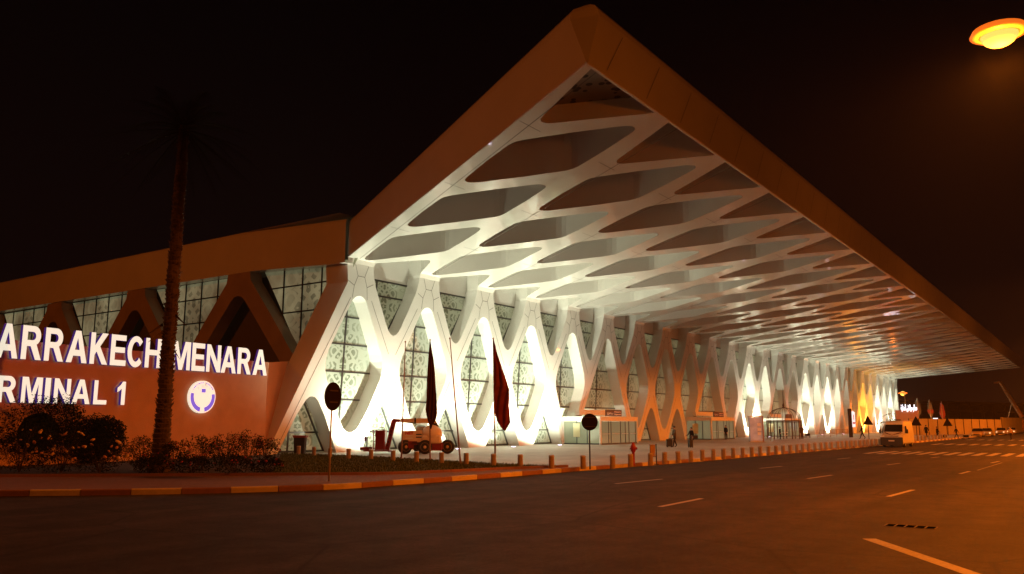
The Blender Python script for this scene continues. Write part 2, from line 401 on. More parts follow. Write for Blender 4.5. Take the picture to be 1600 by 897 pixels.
# ================================================================== TERMINAL
S = 1.2; X0, B_, D_, LEAN, ZT = 41.7139, 7.4024, 43.3365, .0588, 13.5586
OV, SH, RISE, KL_, KR_ = 27.1129, .4835, 2.6061, -.1957, 26.1957
DEP = 1.25; REC = 2.4; NB = 27
def F(k, z, off=0): return Vector((X0+k*B_, D_-z*LEAN+off, z))
def Cc(k, d, up=0): return Vector((X0+k*B_, D_-ZT*LEAN-d, ZT+RISE*d/OV+up))
T = thing('terminal_building', 'long white latticed airport terminal with a huge flaring canopy over its front', 'building', (X0, D_, 0))
TL = local(T.location)
def tpart(m_, name, mt, smooth=False, norm=True, parent=None):
    bmesh.ops.transform(m_.bm, matrix=TL, verts=m_.bm.verts)
    return m_.done(name, mt, parent or T, smooth, norm)
PD = [(9.18, 0), (9.14, .035), (9.05, .062), (8.9, .088), (8.17, .152), (7, .25), (5.84, .345), (5.4, .366), (5.0, .373), (4.6, .366), (4.27, .35), (2.53, .215), (1.55, .115), (1.3, .078), (1.17, .04), (1.12, 0)]
PD = [(z*S, w_) for z, w_ in PD]
PP = [(z*S, w_) for z, w_ in [(9.18, 0), (9.14, .035), (9.05, .062), (8.9, .088), (8.17, .155), (7, .255), (5.84, .355), (5.2, .41), (4.4, .478), (3.17, .582), (0, .845)]]
PV = [(z*S, w_) for z, w_ in [(11.05, .345), (10.6, .332), (9.95, .30), (9.4, .255), (8.62, .188), (7.67, .108), (7.35, .075), (7.15, .042), (7.06, 0)]]
PA = [(z*S, w_) for z, w_ in [(3.16, 0), (3.12, .03), (3.0, .058), (2.85, .08), (2.1, .165), (0, .345)]]
PORT = {5, 9, 13}
ZF = 11.05*S     # top of the flat front; a bevel strip joins it to the soffit
def holeD(k): return [(k+w_, z) for z, w_ in PD]+[(k-w_, z) for z, w_ in reversed(PD[1:-1])]
def wall(m_, pts, fa, fb, fr=.07):
    """hole side: from the face (fillet) to the back"""
    n = len(pts)
    for i in range(n-1):
        a, b = pts[i], pts[i+1]
        m_.poly([fa(*a), fa(*b), fb(*b), fb(*a)])
# --- facade front
outer = [(-.957, 0), (-.17, 9.9*S), (-.1957, ZF)]
walls = []
for k in range(NB):
    outer.append((k+.165 if k < NB-1 else KR_, ZF))
    if k < NB-1:
        c = k+.5; notch = [(c-w_, z) for z, w_ in PV]+[(c+w_, z) for z, w_ in reversed(PV[:-1])]
        outer += notch[0 if abs(notch[0][0]-(k+.165)) > .004 else 1:]; walls.append(notch)
        if abs((k+1-.165)-notch[-1][0]) > .004: outer.append((k+1-.165, ZF))
outer = outer[:]
outer += [(26.17, 9.9*S), (26.957, 0)]
# bottom, right to left, centres 26.5 .. -.5
c = 26.5
k = 26
bott = []
def notchA(c): return [(c+w_, z) for z, w_ in reversed(PA)]+[(c-w_, z) for z, w_ in PA[1:]]
cs = []
c = 26.5
while c > -1:
    lo = c-.5; hi = c+.5
    # a portal at k removes openings at k-.5 and k+.5
    kk = c-.5 if (c-.5) in PORT else None
    if kk is not None:
        nn_ = [(kk+w_, z) for z, w_ in reversed(PP)]+[(kk-w_, z) for z, w_ in PP[1:]]
        bott += nn_; walls.append(nn_); c -= 2
    else:
        na = notchA(c); bott += na; walls.append(na); c -= 1
outer2 = outer+bott
o3 = [outer2[0]]
for p in outer2[1:]:
    if hypot(p[0]-o3[-1][0], p[1]-o3[-1][1]) > 1e-4: o3.append(p)
holes = [holeD(k) for k in range(NB) if k not in PORT]
m_ = MB(); cdt(o3, holes, lambda k, z: F(k, z), m_)
# reveals
f0 = lambda k, z: F(k, z); f1 = lambda k, z: F(k, z, DEP)
for hh in holes: wall(m_, hh+[hh[0]], f0, f1)
for nn_ in walls: wall(m_, nn_, f0, f1)
wall(m_, [(-.957, 0), (-.17, 9.9*S), (-.1957, ZF)], f0, lambda k, z: F(k, z, 2.2))
wall(m_, [(26.957, 0), (26.17, 9.9*S), (KR_, ZF)], f0, lambda k, z: F(k, z, 2.2))
tpart(m_, 'facade_lattice', M_CLAD)
# --- soffit
def prof_cell(): return [(0, 0), (.06, .032), (.18, .055), (.5, .088), (2.1, .22), (3.5, .322), (3.9, .35), (4.25, .362), (4.6, .35), (5.0, .322), (6.4, .22), (8.0, .088), (8.32, .055), (8.44, .032), (8.5, 0)]
APX = [.33, 6.55, 12.8]
soff_holes = []; soff_meta = []
for r, ap in enumerate(APX):
    for j in range(27+r):
        kc = j-r*.5; pr = prof_cell()
        hh = [(kc+w_, (ap+d)*S) for d, w_ in pr]+[(kc-w_, (ap+d)*S) for d, w_ in reversed(pr[1:-1])]
        soff_holes.append(hh)
PT = [(0, 0), (.06, .032), (.18, .055), (.5, .088), (3.6, .40)]
for j in range(30):
    kc = j-1.5
    hh = [(kc+w_, (18.9+d)*S) for d, w_ in PT]+[(kc-w_, (18.9+d)*S) for d, w_ in reversed(PT[1:])]
    soff_holes.append(hh)
shk = lambda d: d*SH/B_
DF0 = .12
so = [(KL_-shk(DF0), DF0)]
PVc = [(DF0, .335), (.9*S, .235), (1.9*S, .12), (2.35*S, .062), (2.52*S, .03), (2.6*S, 0)]
vtips = []
for k in range(NB-1):
    so += [(k+.165, DF0)]
    c = k+.5+.0
    nt_ = [(c-w_, d) for d, w_ in PVc]+[(c+w_, d) for d, w_ in reversed(PVc[:-1])]
    so += nt_[1:-1] if False else nt_; vtips.append(nt_)
so2 = []
for p in so:
    if not so2 or hypot(p[0]-so2[-1][0], p[1]-so2[-1][1]) > 1e-4: so2.append(p)
so2 += [(KR_+shk(DF0), DF0), (KR_+shk(OV), OV), (KL_-shk(OV), OV)]
m_ = MB(); cdt(so2, soff_holes, lambda k, d: Cc(k, d), m_)
RF = .10
def fillet_wall(m_, pts, closed, cen):
    """rounded lip then a straight side going up into the coffer"""
    levels = []
    for q in range(4):
        a = q/3*pi/2; levels.append((RF*(1-cos(a)) if False else 0, 0))
    wall(m_, pts+([pts[0]] if closed else []), lambda k, d: Cc(k, d), lambda k, d: Cc(k, d, REC))
def rec_of(hh): return .9 if hh in (soff_holes[-30], soff_holes[-1]) else REC
for hh in soff_holes:
    rc_ = rec_of(hh); wall(m_, hh+[hh[0]], lambda k, d: Cc(k, d), lambda k, d: Cc(k, d, rc_))
for nt_ in vtips: wall(m_, nt_, lambda k, d: Cc(k, d), lambda k, d: Cc(k, d, REC))
# bevel strip between front and soffit + node side cheeks
for k in range(NB):
    a0 = KL_ if k == 0 else k-.155; a1 = KR_ if k == NB-1 else k+.155
    b0 = KL_-shk(DF0) if k == 0 else k-.165; b1 = KR_+shk(DF0) if k == NB-1 else k+.165
    m_.poly([F(a0, ZF), F(a1, ZF), Cc(b1, DF0), Cc(b0, DF0)])
    for (fa, cb, sgn) in ((a0, b0, -1), (a1, b1, 1)):
        if (k == 0 and sgn < 0) or (k == NB-1 and sgn > 0): continue
        m_.poly([F(fa, ZF), Cc(cb, DF0), Cc(cb, DF0, REC), F(fa, ZT+REC, DEP), F(fa, ZF, DEP)])
tpart(m_, 'soffit_lattice', M_CEIL)
# spandrels above the upper windows, closing the coffer behind the front
m_ = MB()
for k in range(NB-1):
    c = k+.5
    m_.poly([F(c-.37, 10.6*S, DEP-.01), F(c+.37, 10.6*S, DEP-.01), F(c+.37, ZT+REC, DEP-.01), F(c-.37, ZT+REC, DEP-.01)])
    m_.poly([F(c-.37, ZT+REC, DEP), F(c+.37, ZT+REC, DEP), Cc(c+.37, 1.2, REC), Cc(c+.06, 3.3, REC), Cc(c-.06, 3.3, REC), Cc(c-.37, 1.2, REC)])
tpart(m_, 'spandrel', M_CLAD)
# coffer panels (perforated screens), 100 singly, the last ones together
rest = MB(); npan = 0
order = []
for idx, hh in enumerate(soff_holes): order.append((sum(p[0] for p in hh)/len(hh), idx, hh))
order.sort()
for j, idx, hh in order:
    cxx = sum(p[0] for p in hh)/len(hh); cdd = sum(p[1] for p in hh)/len(hh)
    P = [Cc(cxx+(k-cxx)*1.01, cdd+(d-cdd)*1.01, rec_of(hh)-.02) for k, d in hh]
    if npan < 100:
        m_ = MB(); m_.poly(P); tpart(m_, 'coffer_screen', M_PERF, norm=False); npan += 1
    else: rest.poly(P)
tag(tpart(rest, 'coffer_screens_far', M_PERF, norm=False), kind='stuff')
# canopy edge: fascia with a rounded top, and the top sheet
TH0, TH1 = 2.55*S*.97, 2.62*S
def edge_pt(side, t):   # t 0 at facade, 1 at outer corner
    d = OV*t; k = KL_-shk(d) if side == 'L' else KR_+shk(d); return Cc(k, d)
prof = [(0, 0), (.10, .22), (.16, .8), (.16, 1.0)]
def fascia_profile(th): return [(0.0, 0.0), (.03, .04), (.034, .5), (.038, .95), (.042, 1.4), (.046, 1.85), (.05, th-.62), (0.0, th-.34), (-.14, th-.13), (-.34, th-.03), (-.62, th)]
def sweep(m_, pts, outs, ths):
    rows = []
    for p, o_, th in zip(pts, outs, ths): rows.append([p+o_*u+Vector((0, 0, z)) for u, z in fascia_profile(th)])
    for A, Bq in zip(rows, rows[1:]):
        for i in range(len(A)-1): m_.poly([A[i], A[i+1], Bq[i+1], Bq[i]])
oc = Vector((0, -1, 0)); dl = (edge_pt('L', 1)-edge_pt('L', 0)).normalized(); ol = Vector((dl.y, -dl.x, 0)).normalized()
if ol.x > 0: ol = -ol
cornerL = edge_pt('L', 1); cornerR = edge_pt('R', 1)
dr = (edge_pt('R', 1)-edge_pt('R', 0)).normalized(); orr = Vector((-dr.y, dr.x, 0)).normalized()
if orr.x < 0: orr = -orr
TC = .962
for sd, oo in (('L', ol), ('R', orr)):
    m_ = MB(); sweep(m_, [edge_pt(sd, 0), edge_pt(sd, .5), edge_pt(sd, TC)], [oo]*3, [2.9, 3.0, 3.12]); tpart(m_, 'end_fascia', M_FASC, True)
nfs = 60; Lf = (cornerR-cornerL).length; e0 = .95/Lf
fp = [cornerL.lerp(cornerR, e0+i/nfs*(1-2*e0)) for i in range(nfs+1)]
m_ = MB(); sweep(m_, fp, [oc]*len(fp), [3.1]*len(fp)); tpart(m_, 'front_fascia', M_FASC, True)
for sd, oo, cc_, fe in (('L', ol, cornerL, fp[0]), ('R', orr, cornerR, fp[-1])):
    m_ = MB(); mid = (oo+oc).normalized()
    ra = [edge_pt(sd, TC)+oo*u+Vector((0, 0, z)) for u, z in fascia_profile(3.12)]; rc = [fe+oc*u+Vector((0, 0, z)) for u, z in fascia_profile(3.1)]
    rows = [ra]
    thc = 3.1; RA, RC = [], []
    for i, (u, z) in enumerate(fascia_profile(thc)):
        f_ = min(1, z/(thc-.62)); ca_ = cc_+oo*u+Vector((0, 0, z)); cb2 = cc_+oc*u+Vector((0, 0, z)); RA.append(ca_.lerp(ra[i], f_)); RC.append(cb2.lerp(rc[i], f_))
    RA[0] = cc_.copy(); RC[0] = cc_.copy(); rows += [RA, RC]
    rows.append(rc)
    for A, Bq in zip(rows, rows[1:]):
        for i in range(len(A)-1): m_.poly([A[i], A[i+1], Bq[i+1], Bq[i]])
    tpart(m_, 'corner_fascia', M_FASC, False)
m_ = MB()
m_.poly([edge_pt('L', 0)+Vector((.6, 0, 2.9)), edge_pt('L', TC)+Vector((.6, 0, 3.02)), fp[0]+Vector((.3, .6, 3.02)), fp[-1]+Vector((-.3, .6, 3.02)), edge_pt('R', TC)+Vector((-.6, 0, 3.02)), edge_pt('R', 0)+Vector((-.6, 0, 2.9))])
tpart(m_, 'canopy_roof', M_FASC)
# fascia joints, slanting like the ribs
m_ = MB()
for i in range(0, 54):
    x = cornerL.x+1.5+i*B_*.5*1.0
    if x > cornerR.x-1: break
    dx = 1.5
    m_.poly([(x, cornerL.y-.062, cornerL.z+.25), (x+.03, cornerL.y-.062, cornerL.z+.25), (x+.03+dx, cornerL.y-.062, cornerL.z+2.3), (x+dx, cornerL.y-.062, cornerL.z+2.3)])
tpart(m_, 'fascia_joint', M_SEAM, norm=False)
# soffit seams along the ribs near the camera
m_ = MB()
def cs_strip(k0, d0, k1, d1, wd=.045):
    a, b = Cc(k0, d0, -.006), Cc(k1, d1, -.006); t_ = (b-a).normalized(); nn = Vector((-t_.y, t_.x, 0))*wd/2
    m_.poly([a+nn, b+nn, b-nn, a-nn])
for k in range(0, 14):
    cs_strip(k-.0-(.08 if k == 0 else 0), .3, k-.08*(k == 0)-shk(OV-.1), OV-.1)
    for r in range(1, 4):
        dd = (r*6.25+1.2)*S-1.9; kk = k-r*.5
        cs_strip(kk-.12, dd, kk+.12, dd+.0, .04)
tpart(m_, 'soffit_seam', M_SEAM, norm=False)
# facade seams
m_ = MB()
def fs(k0, z0, k1, z1, wd=.035):
    a, b = F(k0, z0, -.006), F(k1, z1, -.006); t_ = (b-a).normalized(); nn = Vector((0, 1, LEAN)).cross(t_).normalized()*wd/2
    m_.poly([a+nn, b+nn, b-nn, a-nn])
for k in range(0, 14):
    zt, zm, zl_ = ZF, 10.35*S, 9.75*S
    for s_ in (-1, 1):
        fs(k+s_*.09, zt, k+s_*.045, zm); fs(k+s_*.045, zm, k+s_*.085, zl_); fs(k+s_*.085, zl_, k+s_*.17, 10.0*S)
        fs(k+s_*.085, zl_, k+s_*.10, 9.0*S)
        if k == 0 and s_ < 0: continue
        fs(k+s_*.16, 9.0*S, k+s_*.45, 5.9*S)
        if k not in PORT: fs(k+s_*.44, 4.4*S, k+s_*.12, .8*S)
    fs(k-.045, zm, k+.045, zm)
fs(-.12, 9.0*S, -.86, .3*S)
tpart(m_, 'facade_seam', M_SEAM, norm=False)
# --- windows (each bay: diamond, upper, lower)
def window(cx_, cz, poly, mull, mt=M_WIN, off=DEP-.02, frame_all=True):
    loc = F(cx_, cz, off)
    m_ = MB(); m_.poly([F(k, z, off)-loc for k, z in poly]); o = m_.done('window', mt, T, norm=False); o.location = loc-Vector(T.location)
    m2 = MB()
    for (k0, z0, k1, z1) in mull:
        a, b = F(k0, z0, off-.05)-loc, F(k1, z1, off-.05)-loc; t_ = (b-a).normalized(); nn = Vector((0, 1, LEAN)).cross(t_).normalized()*.06
        m2.prism([a+nn, a-nn, b-nn, b+nn], (0, .05, 0))
    m2.done('mullion', M_MULL, o); return o
for k in range(NB):
    pr = PP if k in PORT else PD
    zb = pr[-1][0]
    poly = [(k+w_+.03, z) for z, w_ in pr[1:]]+[(k-w_-.03, z) for z, w_ in reversed(pr[1:])]
    def hw(z, pr=pr):
        for (z1, w1), (z2, w2) in zip(pr, pr[1:]):
            if z2 <= z <= z1: return w1+(w2-w1)*(z1-z)/(z1-z2+1e-9)
        return 0
    mu = [(k, zb+.3, k, 8.9*S)]
    for z in (8.0*S, 6.35*S, 4.7*S, 3.05*S): mu.append((k-hw(z), z, k+hw(z), z))
    window(k, 5*S, poly, mu)
for k in range(NB-1):
    c = k+.5
    poly = [(c-.37, 10.6*S), (c-.32, 9.9*S), (c-.02, 6.9*S), (c+.02, 6.9*S), (c+.32, 9.9*S), (c+.37, 10.6*S)]
    window(c, 9*S, poly, [(c-.36, 10.56*S, c+.36, 10.56*S), (c-.12, 10.6*S, c-.12, 8.1*S), (c-.33, 9.6*S, c+.33, 9.6*S), (c+.34, 10.5*S, c+.30, 9.75*S), (c+.30, 9.75*S, c+.03, 7.0*S)])
for c2 in range(-1, 27):
    c = c2+.5
    if any(abs(c-p) < .6 for p in PORT): continue
    poly = [(c-.36, 0.02), (c-.17, 2.1*S), (c-.02, 3.2*S), (c+.02, 3.2*S), (c+.17, 2.1*S), (c+.36, 0.02)]
    window(c, 1.5*S, poly, [(c-.1, .05, c-.1, 2.5*S), (c-.25, 1.15*S, c+.25, 1.15*S), (c+.04, 2.95*S, c+.33, .1), (c-.34, .12, c+.34, .12)])
# --- hall behind the front: roof, far end, side wall
ZR2 = 14.1*S; XS = 33.2*S; YC = D_-ZT*LEAN
m_ = MB(); XE = X0+KR_*B_
m_.poly([(XS, YC+.5, ZR2-.1), (XE, YC+.5, ZR2-.1), (XE, 110, ZR2-.1), (XS, 110, ZR2-.1)])
m_.poly([(XE, YC+1.5, 0), (XE, 110, 0), (XE, 110, ZR2-.1), (XE, YC+1.5, ZR2-.1)])
m_.poly([(XS, 110, 0), (XE, 110, 0), (XE, 110, ZR2-.1), (XS, 110, ZR2-.1)])
tpart(m_, 'roof', M_FASC)
# side fascia band
def SP(y, z, off=0): return Vector((XS+off, y, z))
bandb = [(YC-.2, 10.95*S*1.0), (YC+2, 13.2), (52.5, 13.6), (110, 13.75)]
bandt = [(YC-.2, 16.35), (54.5, 16.92), (110, 16.95)]
m_ = MB()
def lerp_tab(tab, y):
    for (a, za), (b, zb) in zip(tab, tab[1:]):
        if a <= y <= b: return za+(zb-za)*(y-a)/(b-a)
    return tab[-1][1]
ysb = [YC-.2, YC+2, 48, 52.5, 54.5, 60, 70, 80, 90, 100, 110]
for a, b in zip(ysb, ysb[1:]):
    rows = []
    for y in (a, b):
        zb, zt = lerp_tab(bandb, y), lerp_tab(bandt, y); bow = .0
        rows.append([SP(y, zb, .9), SP(y, zb, -.02), SP(y, zt-.3, -.05), SP(y, zt-.08, .06), SP(y, zt, .35), SP(y, zt-.1, 1.4)])
    for i in range(5): m_.poly([rows[0][i], rows[0][i+1], rows[1][i+1], rows[1][i]])
tpart(m_, 'side_fascia', M_FASC)
# side lattice legs
YN = [54.2, 68.6, 82.9, 97.2]
m_ = MB(); DS = 1.1
def leg2(pts):   # polygon in (y,z) extruded inwards
    m_.prism([SP(y, z, -.0) for y, z in pts], (DS, 0, 0))
for yn in YN:
    zt = 13.62
    # left leg, right leg, cap of the arch
    arch = [(0, 11.8), (.45, 11.72), (.85, 11.4), (2.25, 9.9), (5.6, 6.2)]
    for s_ in (1, -1):
        outl = [(1.35*s_, zt), (1.5*s_, 12.9), (4.15*s_, 9.95), (7.1*s_, 6.55), (7.1*s_, 5.2), (6.5*s_, 5.0)]
        inn = [(a*s_, z) for a, z in reversed(arch)]
        leg2([(yn, zt)]+[(yn+a, z) for a, z in outl]+[(yn+a, z) for a, z in inn])
tpart(m_, 'side_lattice', M_SIDE)
m_ = MB()
m_.poly([SP(46.5, 0, DS+.6), SP(110, 0, DS+.6), SP(110, 13.7, DS+.6), SP(46.5, 13.4, DS+.6)])
tpart(m_, 'side_backing', M_DARKIN)
yv = [(47.4, YC+.4, 52.2), (61.4, None, None), (75.7, None, None), (90.0, None, None)]
for i, yc in enumerate([47.2, 61.4, 75.75, 90.05]):
    hw_ = 5.6 if i else 5.1
    loc = SP(yc, 10.5, DS-.1)
    m_ = MB(); m_.poly([SP(yc+hw_, 13.6, DS-.1)-loc, SP(yc+hw_*.9, 12.9, DS-.1)-loc, SP(yc+.2, 6.4, DS-.1)-loc, SP(yc-.2, 6.4, DS-.1)-loc, SP(yc-hw_*.9, 12.9, DS-.1)-loc, SP(yc-hw_, 13.6, DS-.1)-loc])
    bmesh.ops.transform(m_.bm, matrix=Matrix.Rotation(-pi/2, 4, 'Z'), verts=m_.bm.verts)
    o = m_.done('side_window', M_SWIN, T, norm=False); o.location = loc-Vector(T.location); o.rotation_euler = (0, 0, pi/2)
    m2 = MB()
    for z in (12.2, 10.2):
        hwz = hw_*(z-6.2)/7.2; m2.box((0, -.06, z-10.5), (hwz*2, .06, .10))
    for q in ((-3.3, -1.1, 1.1, 3.3) if i else (-2.7, -.6, 1.5)):
        zb = 6.4+abs(q)/hw_*7.0; zb = min(zb, 13.3); m2.box((q, -.07, (zb+13.6)/2-10.5), (.12, .06, 13.6-zb))
    bmesh.ops.transform(m2.bm, matrix=Matrix.Rotation(pi, 4, 'Z'), verts=m2.bm.verts)
    m2.done('mullion', M_MULL, o)

# --- uplights at the foot of the front
def lamp(name, kind, loc, energy, col, parent=None, size=.15, aim=None, cone=None, blend=.6):
    ld = bpy.data.lights.new(name, kind); ld.energy = energy; ld.color = col
    if kind in ('POINT', 'SPOT'): ld.shadow_soft_size = size
    if kind == 'SPOT': ld.spot_size = radians(cone); ld.spot_blend = blend
    o = bpy.data.objects.new(name, ld); COL.objects.link(o)
    if parent: o.parent = parent; o.location = Vector(loc)-Vector(parent.location)
    else: o.location = loc
    if aim is not None: o.rotation_euler = (Vector(aim)-Vector(loc)).to_track_quat('-Z', 'Y').to_euler()
    return o
M_UPL = mat('uplight_lens', (.9, .85, 1), .3, emis=(.86, .72, 1), estr=9)
M_UPY = mat('uplight_lens_amber', (.9, .7, .2), .3, emis=(1, .55, .05), estr=5)
upl = [(.28, 'w', 1), (1.28, 'w', .35), (2.28, 'w', 1), (3.28, 'w', 1), (4.28, 'w', 1), (11.25, 'w', 1), (12.25, 'w', 1), (15.2, 'w', 1), (17.2, 'w', 1), (21.2, 'y', .9), (23.2, 'w', 1), (25.2, 'w', 1)]
names_up = ['left of the boom lift', 'just behind the boom lift wheels', 'left of the bare leaning flagpole base', 'behind the red flag', 'by the first glass entrance', 'at the white column right of the second entrance', 'left of the domed pavilion', 'right of the domed pavilion', 'second to the right of the domed pavilion', 'amber one near the far end', 'behind the arch beside the van', 'last one before the far corner']
for (k, c, s_), nm in zip(upl, names_up):
    base = F(k-.08, 0, -2.7)
    t = thing('ground_uplight', ('amber floor uplight at the facade foot, ' if c == 'y' else 'white floor uplight at the facade foot, ')+nm, 'floodlight', base, 0, 'uplights along the foot of the facade')
    m_ = MB(); m_.lathe([(.24, 0), (.24, .05), (.19, .06)], n=16); m_.done('housing', M_STEEL, t)
    m_ = MB(); m_.lathe([(.19, .061), (.17, .075), (.01, .08)], n=16); m_.done('lens', M_UPY if c == 'y' else M_UPL, t)
    col = (1, .50, .06) if c == 'y' else (.93, .96, .70)
    lamp('beam', 'SPOT', base+Vector((0, 0, .2)), P_UP*s_, col, t, .12, F(k-.06, 7.0, .2), 154, .7)

# ================================================================== SIGN WALL
PA_ = Vector((28.6*S, 36*S, 0)); an = radians(6.3); u_ = Vector((cos(an), sin(an), 0)); n_ = Vector((sin(an), -cos(an), 0))
SW = thing('sign_wall', 'orange rendered sign wall carrying glowing white letters and a round blue emblem', 'sign wall', PA_)
SW.rotation_euler = (0, 0, an)
def wl(px, py):
    q = onP(px, py, PA_, n_)-PA_; return q.dot(u_), q.z
M_WALL = mat('rendered_wall', (.52, .30, .19), .85, var=.08, vscale=1.2, bump=.25, bscale=18)
m_ = MB(); m_.box((-14, .3, 2.82), (28, .6, 6.04)); m_.done('wall', M_WALL, SW)
m_ = MB(); q2 = Vector((38.2, 45.6, 0)); d2 = Matrix.Rotation(-an, 3, 'Z') @ (q2-PA_)
m_.prism([(-.01, .3, -.2), (d2.x, d2.y, -.2), (d2.x, d2.y, 6.25), (-.01, .3, 5.82)], (.1, .3, 0)); m_.done('return_wall', M_WALL, SW)
M_LET = mat('letter_face', (.5, .5, .5), .5, emis=(.90, .83, .66), estr=.92)
M_LES = mat('letter_side', (.10, .07, .26), .4, emis=(.20, .08, .9), estr=.14)
def arc_(cx_, cy_, rx, ry, a0, a1, n=14): return [(cx_+rx*cos(radians(a0+(a1-a0)*i/n)), cy_+ry*sin(radians(a0+(a1-a0)*i/n))) for i in range(n+1)]
GLY = {
 'A': ([(0, 0), (.375, 1), (.625, 1), (1, 0), (.745, 0), (.675, .215), (.325, .215), (.255, 0)], [[(.388, .40), (.612, .40), (.5, .77)]]),
 'R': ([(0, 0), (0, 1)]+arc_(.56, .71, .35, .29, 90, -62, 12)+[(1, 0), (.71, 0), (.44, .395), (.255, .395), (.255, 0)], [[(.255, .575), (.255, .825)]+arc_(.52, .70, .15, .125, 90, -90, 8)]),
 'K': ([(0, 0), (0, 1), (.25, 1), (.25, .59), (.63, 1), (.96, 1), (.53, .57), (1, 0), (.69, 0), (.355, .40), (.25, .29), (.25, 0)], []),
 'E': ([(0, 0), (0, 1), (.95, 1), (.95, .82), (.28, .82), (.28, .60), (.90, .60), (.90, .425), (.28, .425), (.28, .18), (1, .18), (1, 0)], []),
 'H': ([(0, 0), (0, 1), (.25, 1), (.25, .61), (.75, .61), (.75, 1), (1, 1), (1, 0), (.75, 0), (.75, .43), (.25, .43), (.25, 0)], []),
 'N': ([(0, 0), (0, 1), (.26, 1), (.76, .37), (.76, 1), (1, 1), (1, 0), (.74, 0), (.24, .63), (.24, 0)], []),
 'M': ([(0, 0), (0, 1), (.30, 1), (.5, .36), (.70, 1), (1, 1), (1, 0), (.81, 0), (.81, .74), (.59, 0), (.41, 0), (.19, .74), (.19, 0)], []),
 'T': ([(.38, 0), (.38, .82), (0, .82), (0, 1), (1, 1), (1, .82), (.62, .82), (.62, 0)], []),
 'I': ([(0, 0), (0, 1), (1, 1), (1, 0)], []),
 'L': ([(0, 0), (0, 1), (.29, 1), (.29, .18), (1, .18), (1, 0)], []),
 '1': ([(.52, 0), (.52, .70), (.28, .60), (0, .54), (0, .72), (.38, .85), (.62, 1), (1, 1), (1, 0)], []),
 'C': (arc_(.51, .5, .51, .52, 42, 318, 26)+arc_(.51, .5, .255, .335, 325, 35, 22), []),
}
def letter(ch, x0, x1, y0, y1):
    outer_, hol = GLY[ch]; f_ = lambda x, y: (x0+x*(x1-x0), y0+y*(y1-y0)); bm_ = MB()
    o2 = [f_(*p) for p in outer_]; h2 = [[f_(*p) for p in hh_] for hh_ in hol]
    cdt(o2, h2, lambda x, y: Vector((x, -.26, y)), bm_); bmesh.ops.recalc_face_normals(bm_.bm, faces=bm_.bm.faces)
    nf = len(bm_.bm.faces)
    for lp in [o2]+h2:
        for i in range(len(lp)):
            p, q_ = lp[i], lp[(i+1) % len(lp)]; bm_.poly([(p[0], -.26, p[1]), (q_[0], -.26, q_[1]), (q_[0], -.08, q_[1]), (p[0], -.08, p[1])])
    o = bm_.done('letter', M_LET, SW, norm=False); o.data.materials.append(M_LES)
    for i, p in enumerate(o.data.polygons): p.material_index = 0 if i < nf else 1
    return o
L1 = [('M', -56, -17), ('A', -13, 21.8), ('R', 26.7, 58.8), ('R', 63.3, 93.6), ('A', 98, 130.7), ('K', 135, 163), ('E', 167, 191.7), ('C', 193.5, 219.3), ('H', 221.6, 246.2),
      ('M', 262.5, 292.5), ('E', 295, 315.7), ('N', 318, 340.3), ('A', 341, 364.7), ('R', 367, 388), ('A', 391, 413.4)]
for ch, a, b in L1: 
    o_ = letter(ch, wl(a, 560)[0], wl(b, 560)[0], 4.96, 6.56)
L2 = [('T', -62, -38), ('E', -36, -12), ('R', -9, 21), ('M', 28.5, 60.6), ('I', 65, 73.5), ('N', 79.3, 105.2), ('A', 107.9, 136.4), ('L', 141.8, 162.6), ('1', 178.5, 191)]
for ch, a, b in L2: letter(ch, wl(a, 610)[0], wl(b, 610)[0], 2.93, 4.14)
# round emblem
ec = wl(312.7, 620.3); er = .93
M_EW = mat('emblem_white', (.8, .8, .8), .4, emis=(.90, .83, .66), estr=.9); M_EB = mat('emblem_blue', (.1, .09, .6), .4, emis=(.17, .12, .75), estr=.8)
def disc(r, y, x=0, z=0, n=40, a0=0, a1=2*pi): return [(x+r*cos(a0+(a1-a0)*i/n), y, z+r*sin(a0+(a1-a0)*i/n)) for i in range(n+(0 if a1-a0 > 6.28 else 1))]
em = bpy.data.objects.new('round_emblem', None)
m_ = MB(); m_.prism([(p[0]+ec[0], p[1], p[2]+ec[1]) for p in disc(er, -.22, n=48)], (0, .2, 0)); emo = m_.done('emblem', M_EW, SW)
m_ = MB()
for a0, a1 in ((radians(166), radians(258)), (radians(282), radians(372))):
    ar = [(er*.93*cos(a), er*.93*sin(a)) for a in [a0+(a1-a0)*i/16 for i in range(17)]]+[(er*.70*cos(a), er*.70*sin(a)+.03) for a in [a1-(a1-a0)*i/16 for i in range(17)]]
    m_.prism([(ec[0]+x, -.236, ec[1]+z) for x, z in ar], (0, .012, 0))
m_.box((ec[0]+.03, -.232, ec[1]+.36), (.28, .014, .22)); 
for i in range(15):
    a = radians(150-i*8.2)
    if abs(i-8) > .5: m_.box((ec[0]+er*.88*cos(a), -.23, ec[1]+er*.88*sin(a)), (.05+.03*(i % 3), .012, .05), rot=(0, -(a-pi/2), 0))
m_.done('emblem_blue_ring', M_EB, emo)
m_ = MB()
for dx, dz, w1, h1 in ((.16, .73, .035, .2), (-.05, .62, .12, .03), (.26, .6, .05, .03), (-.36, .5, .04, .05), (.45, .47, .04, .03)): m_.box((ec[0]+dx, -.23, ec[1]+dz), (w1, .012, h1))
m_.done('emblem_mark', mat('emblem_mark', (.2, .2, .3), .5), emo)
bpy.data.objects.remove(em)
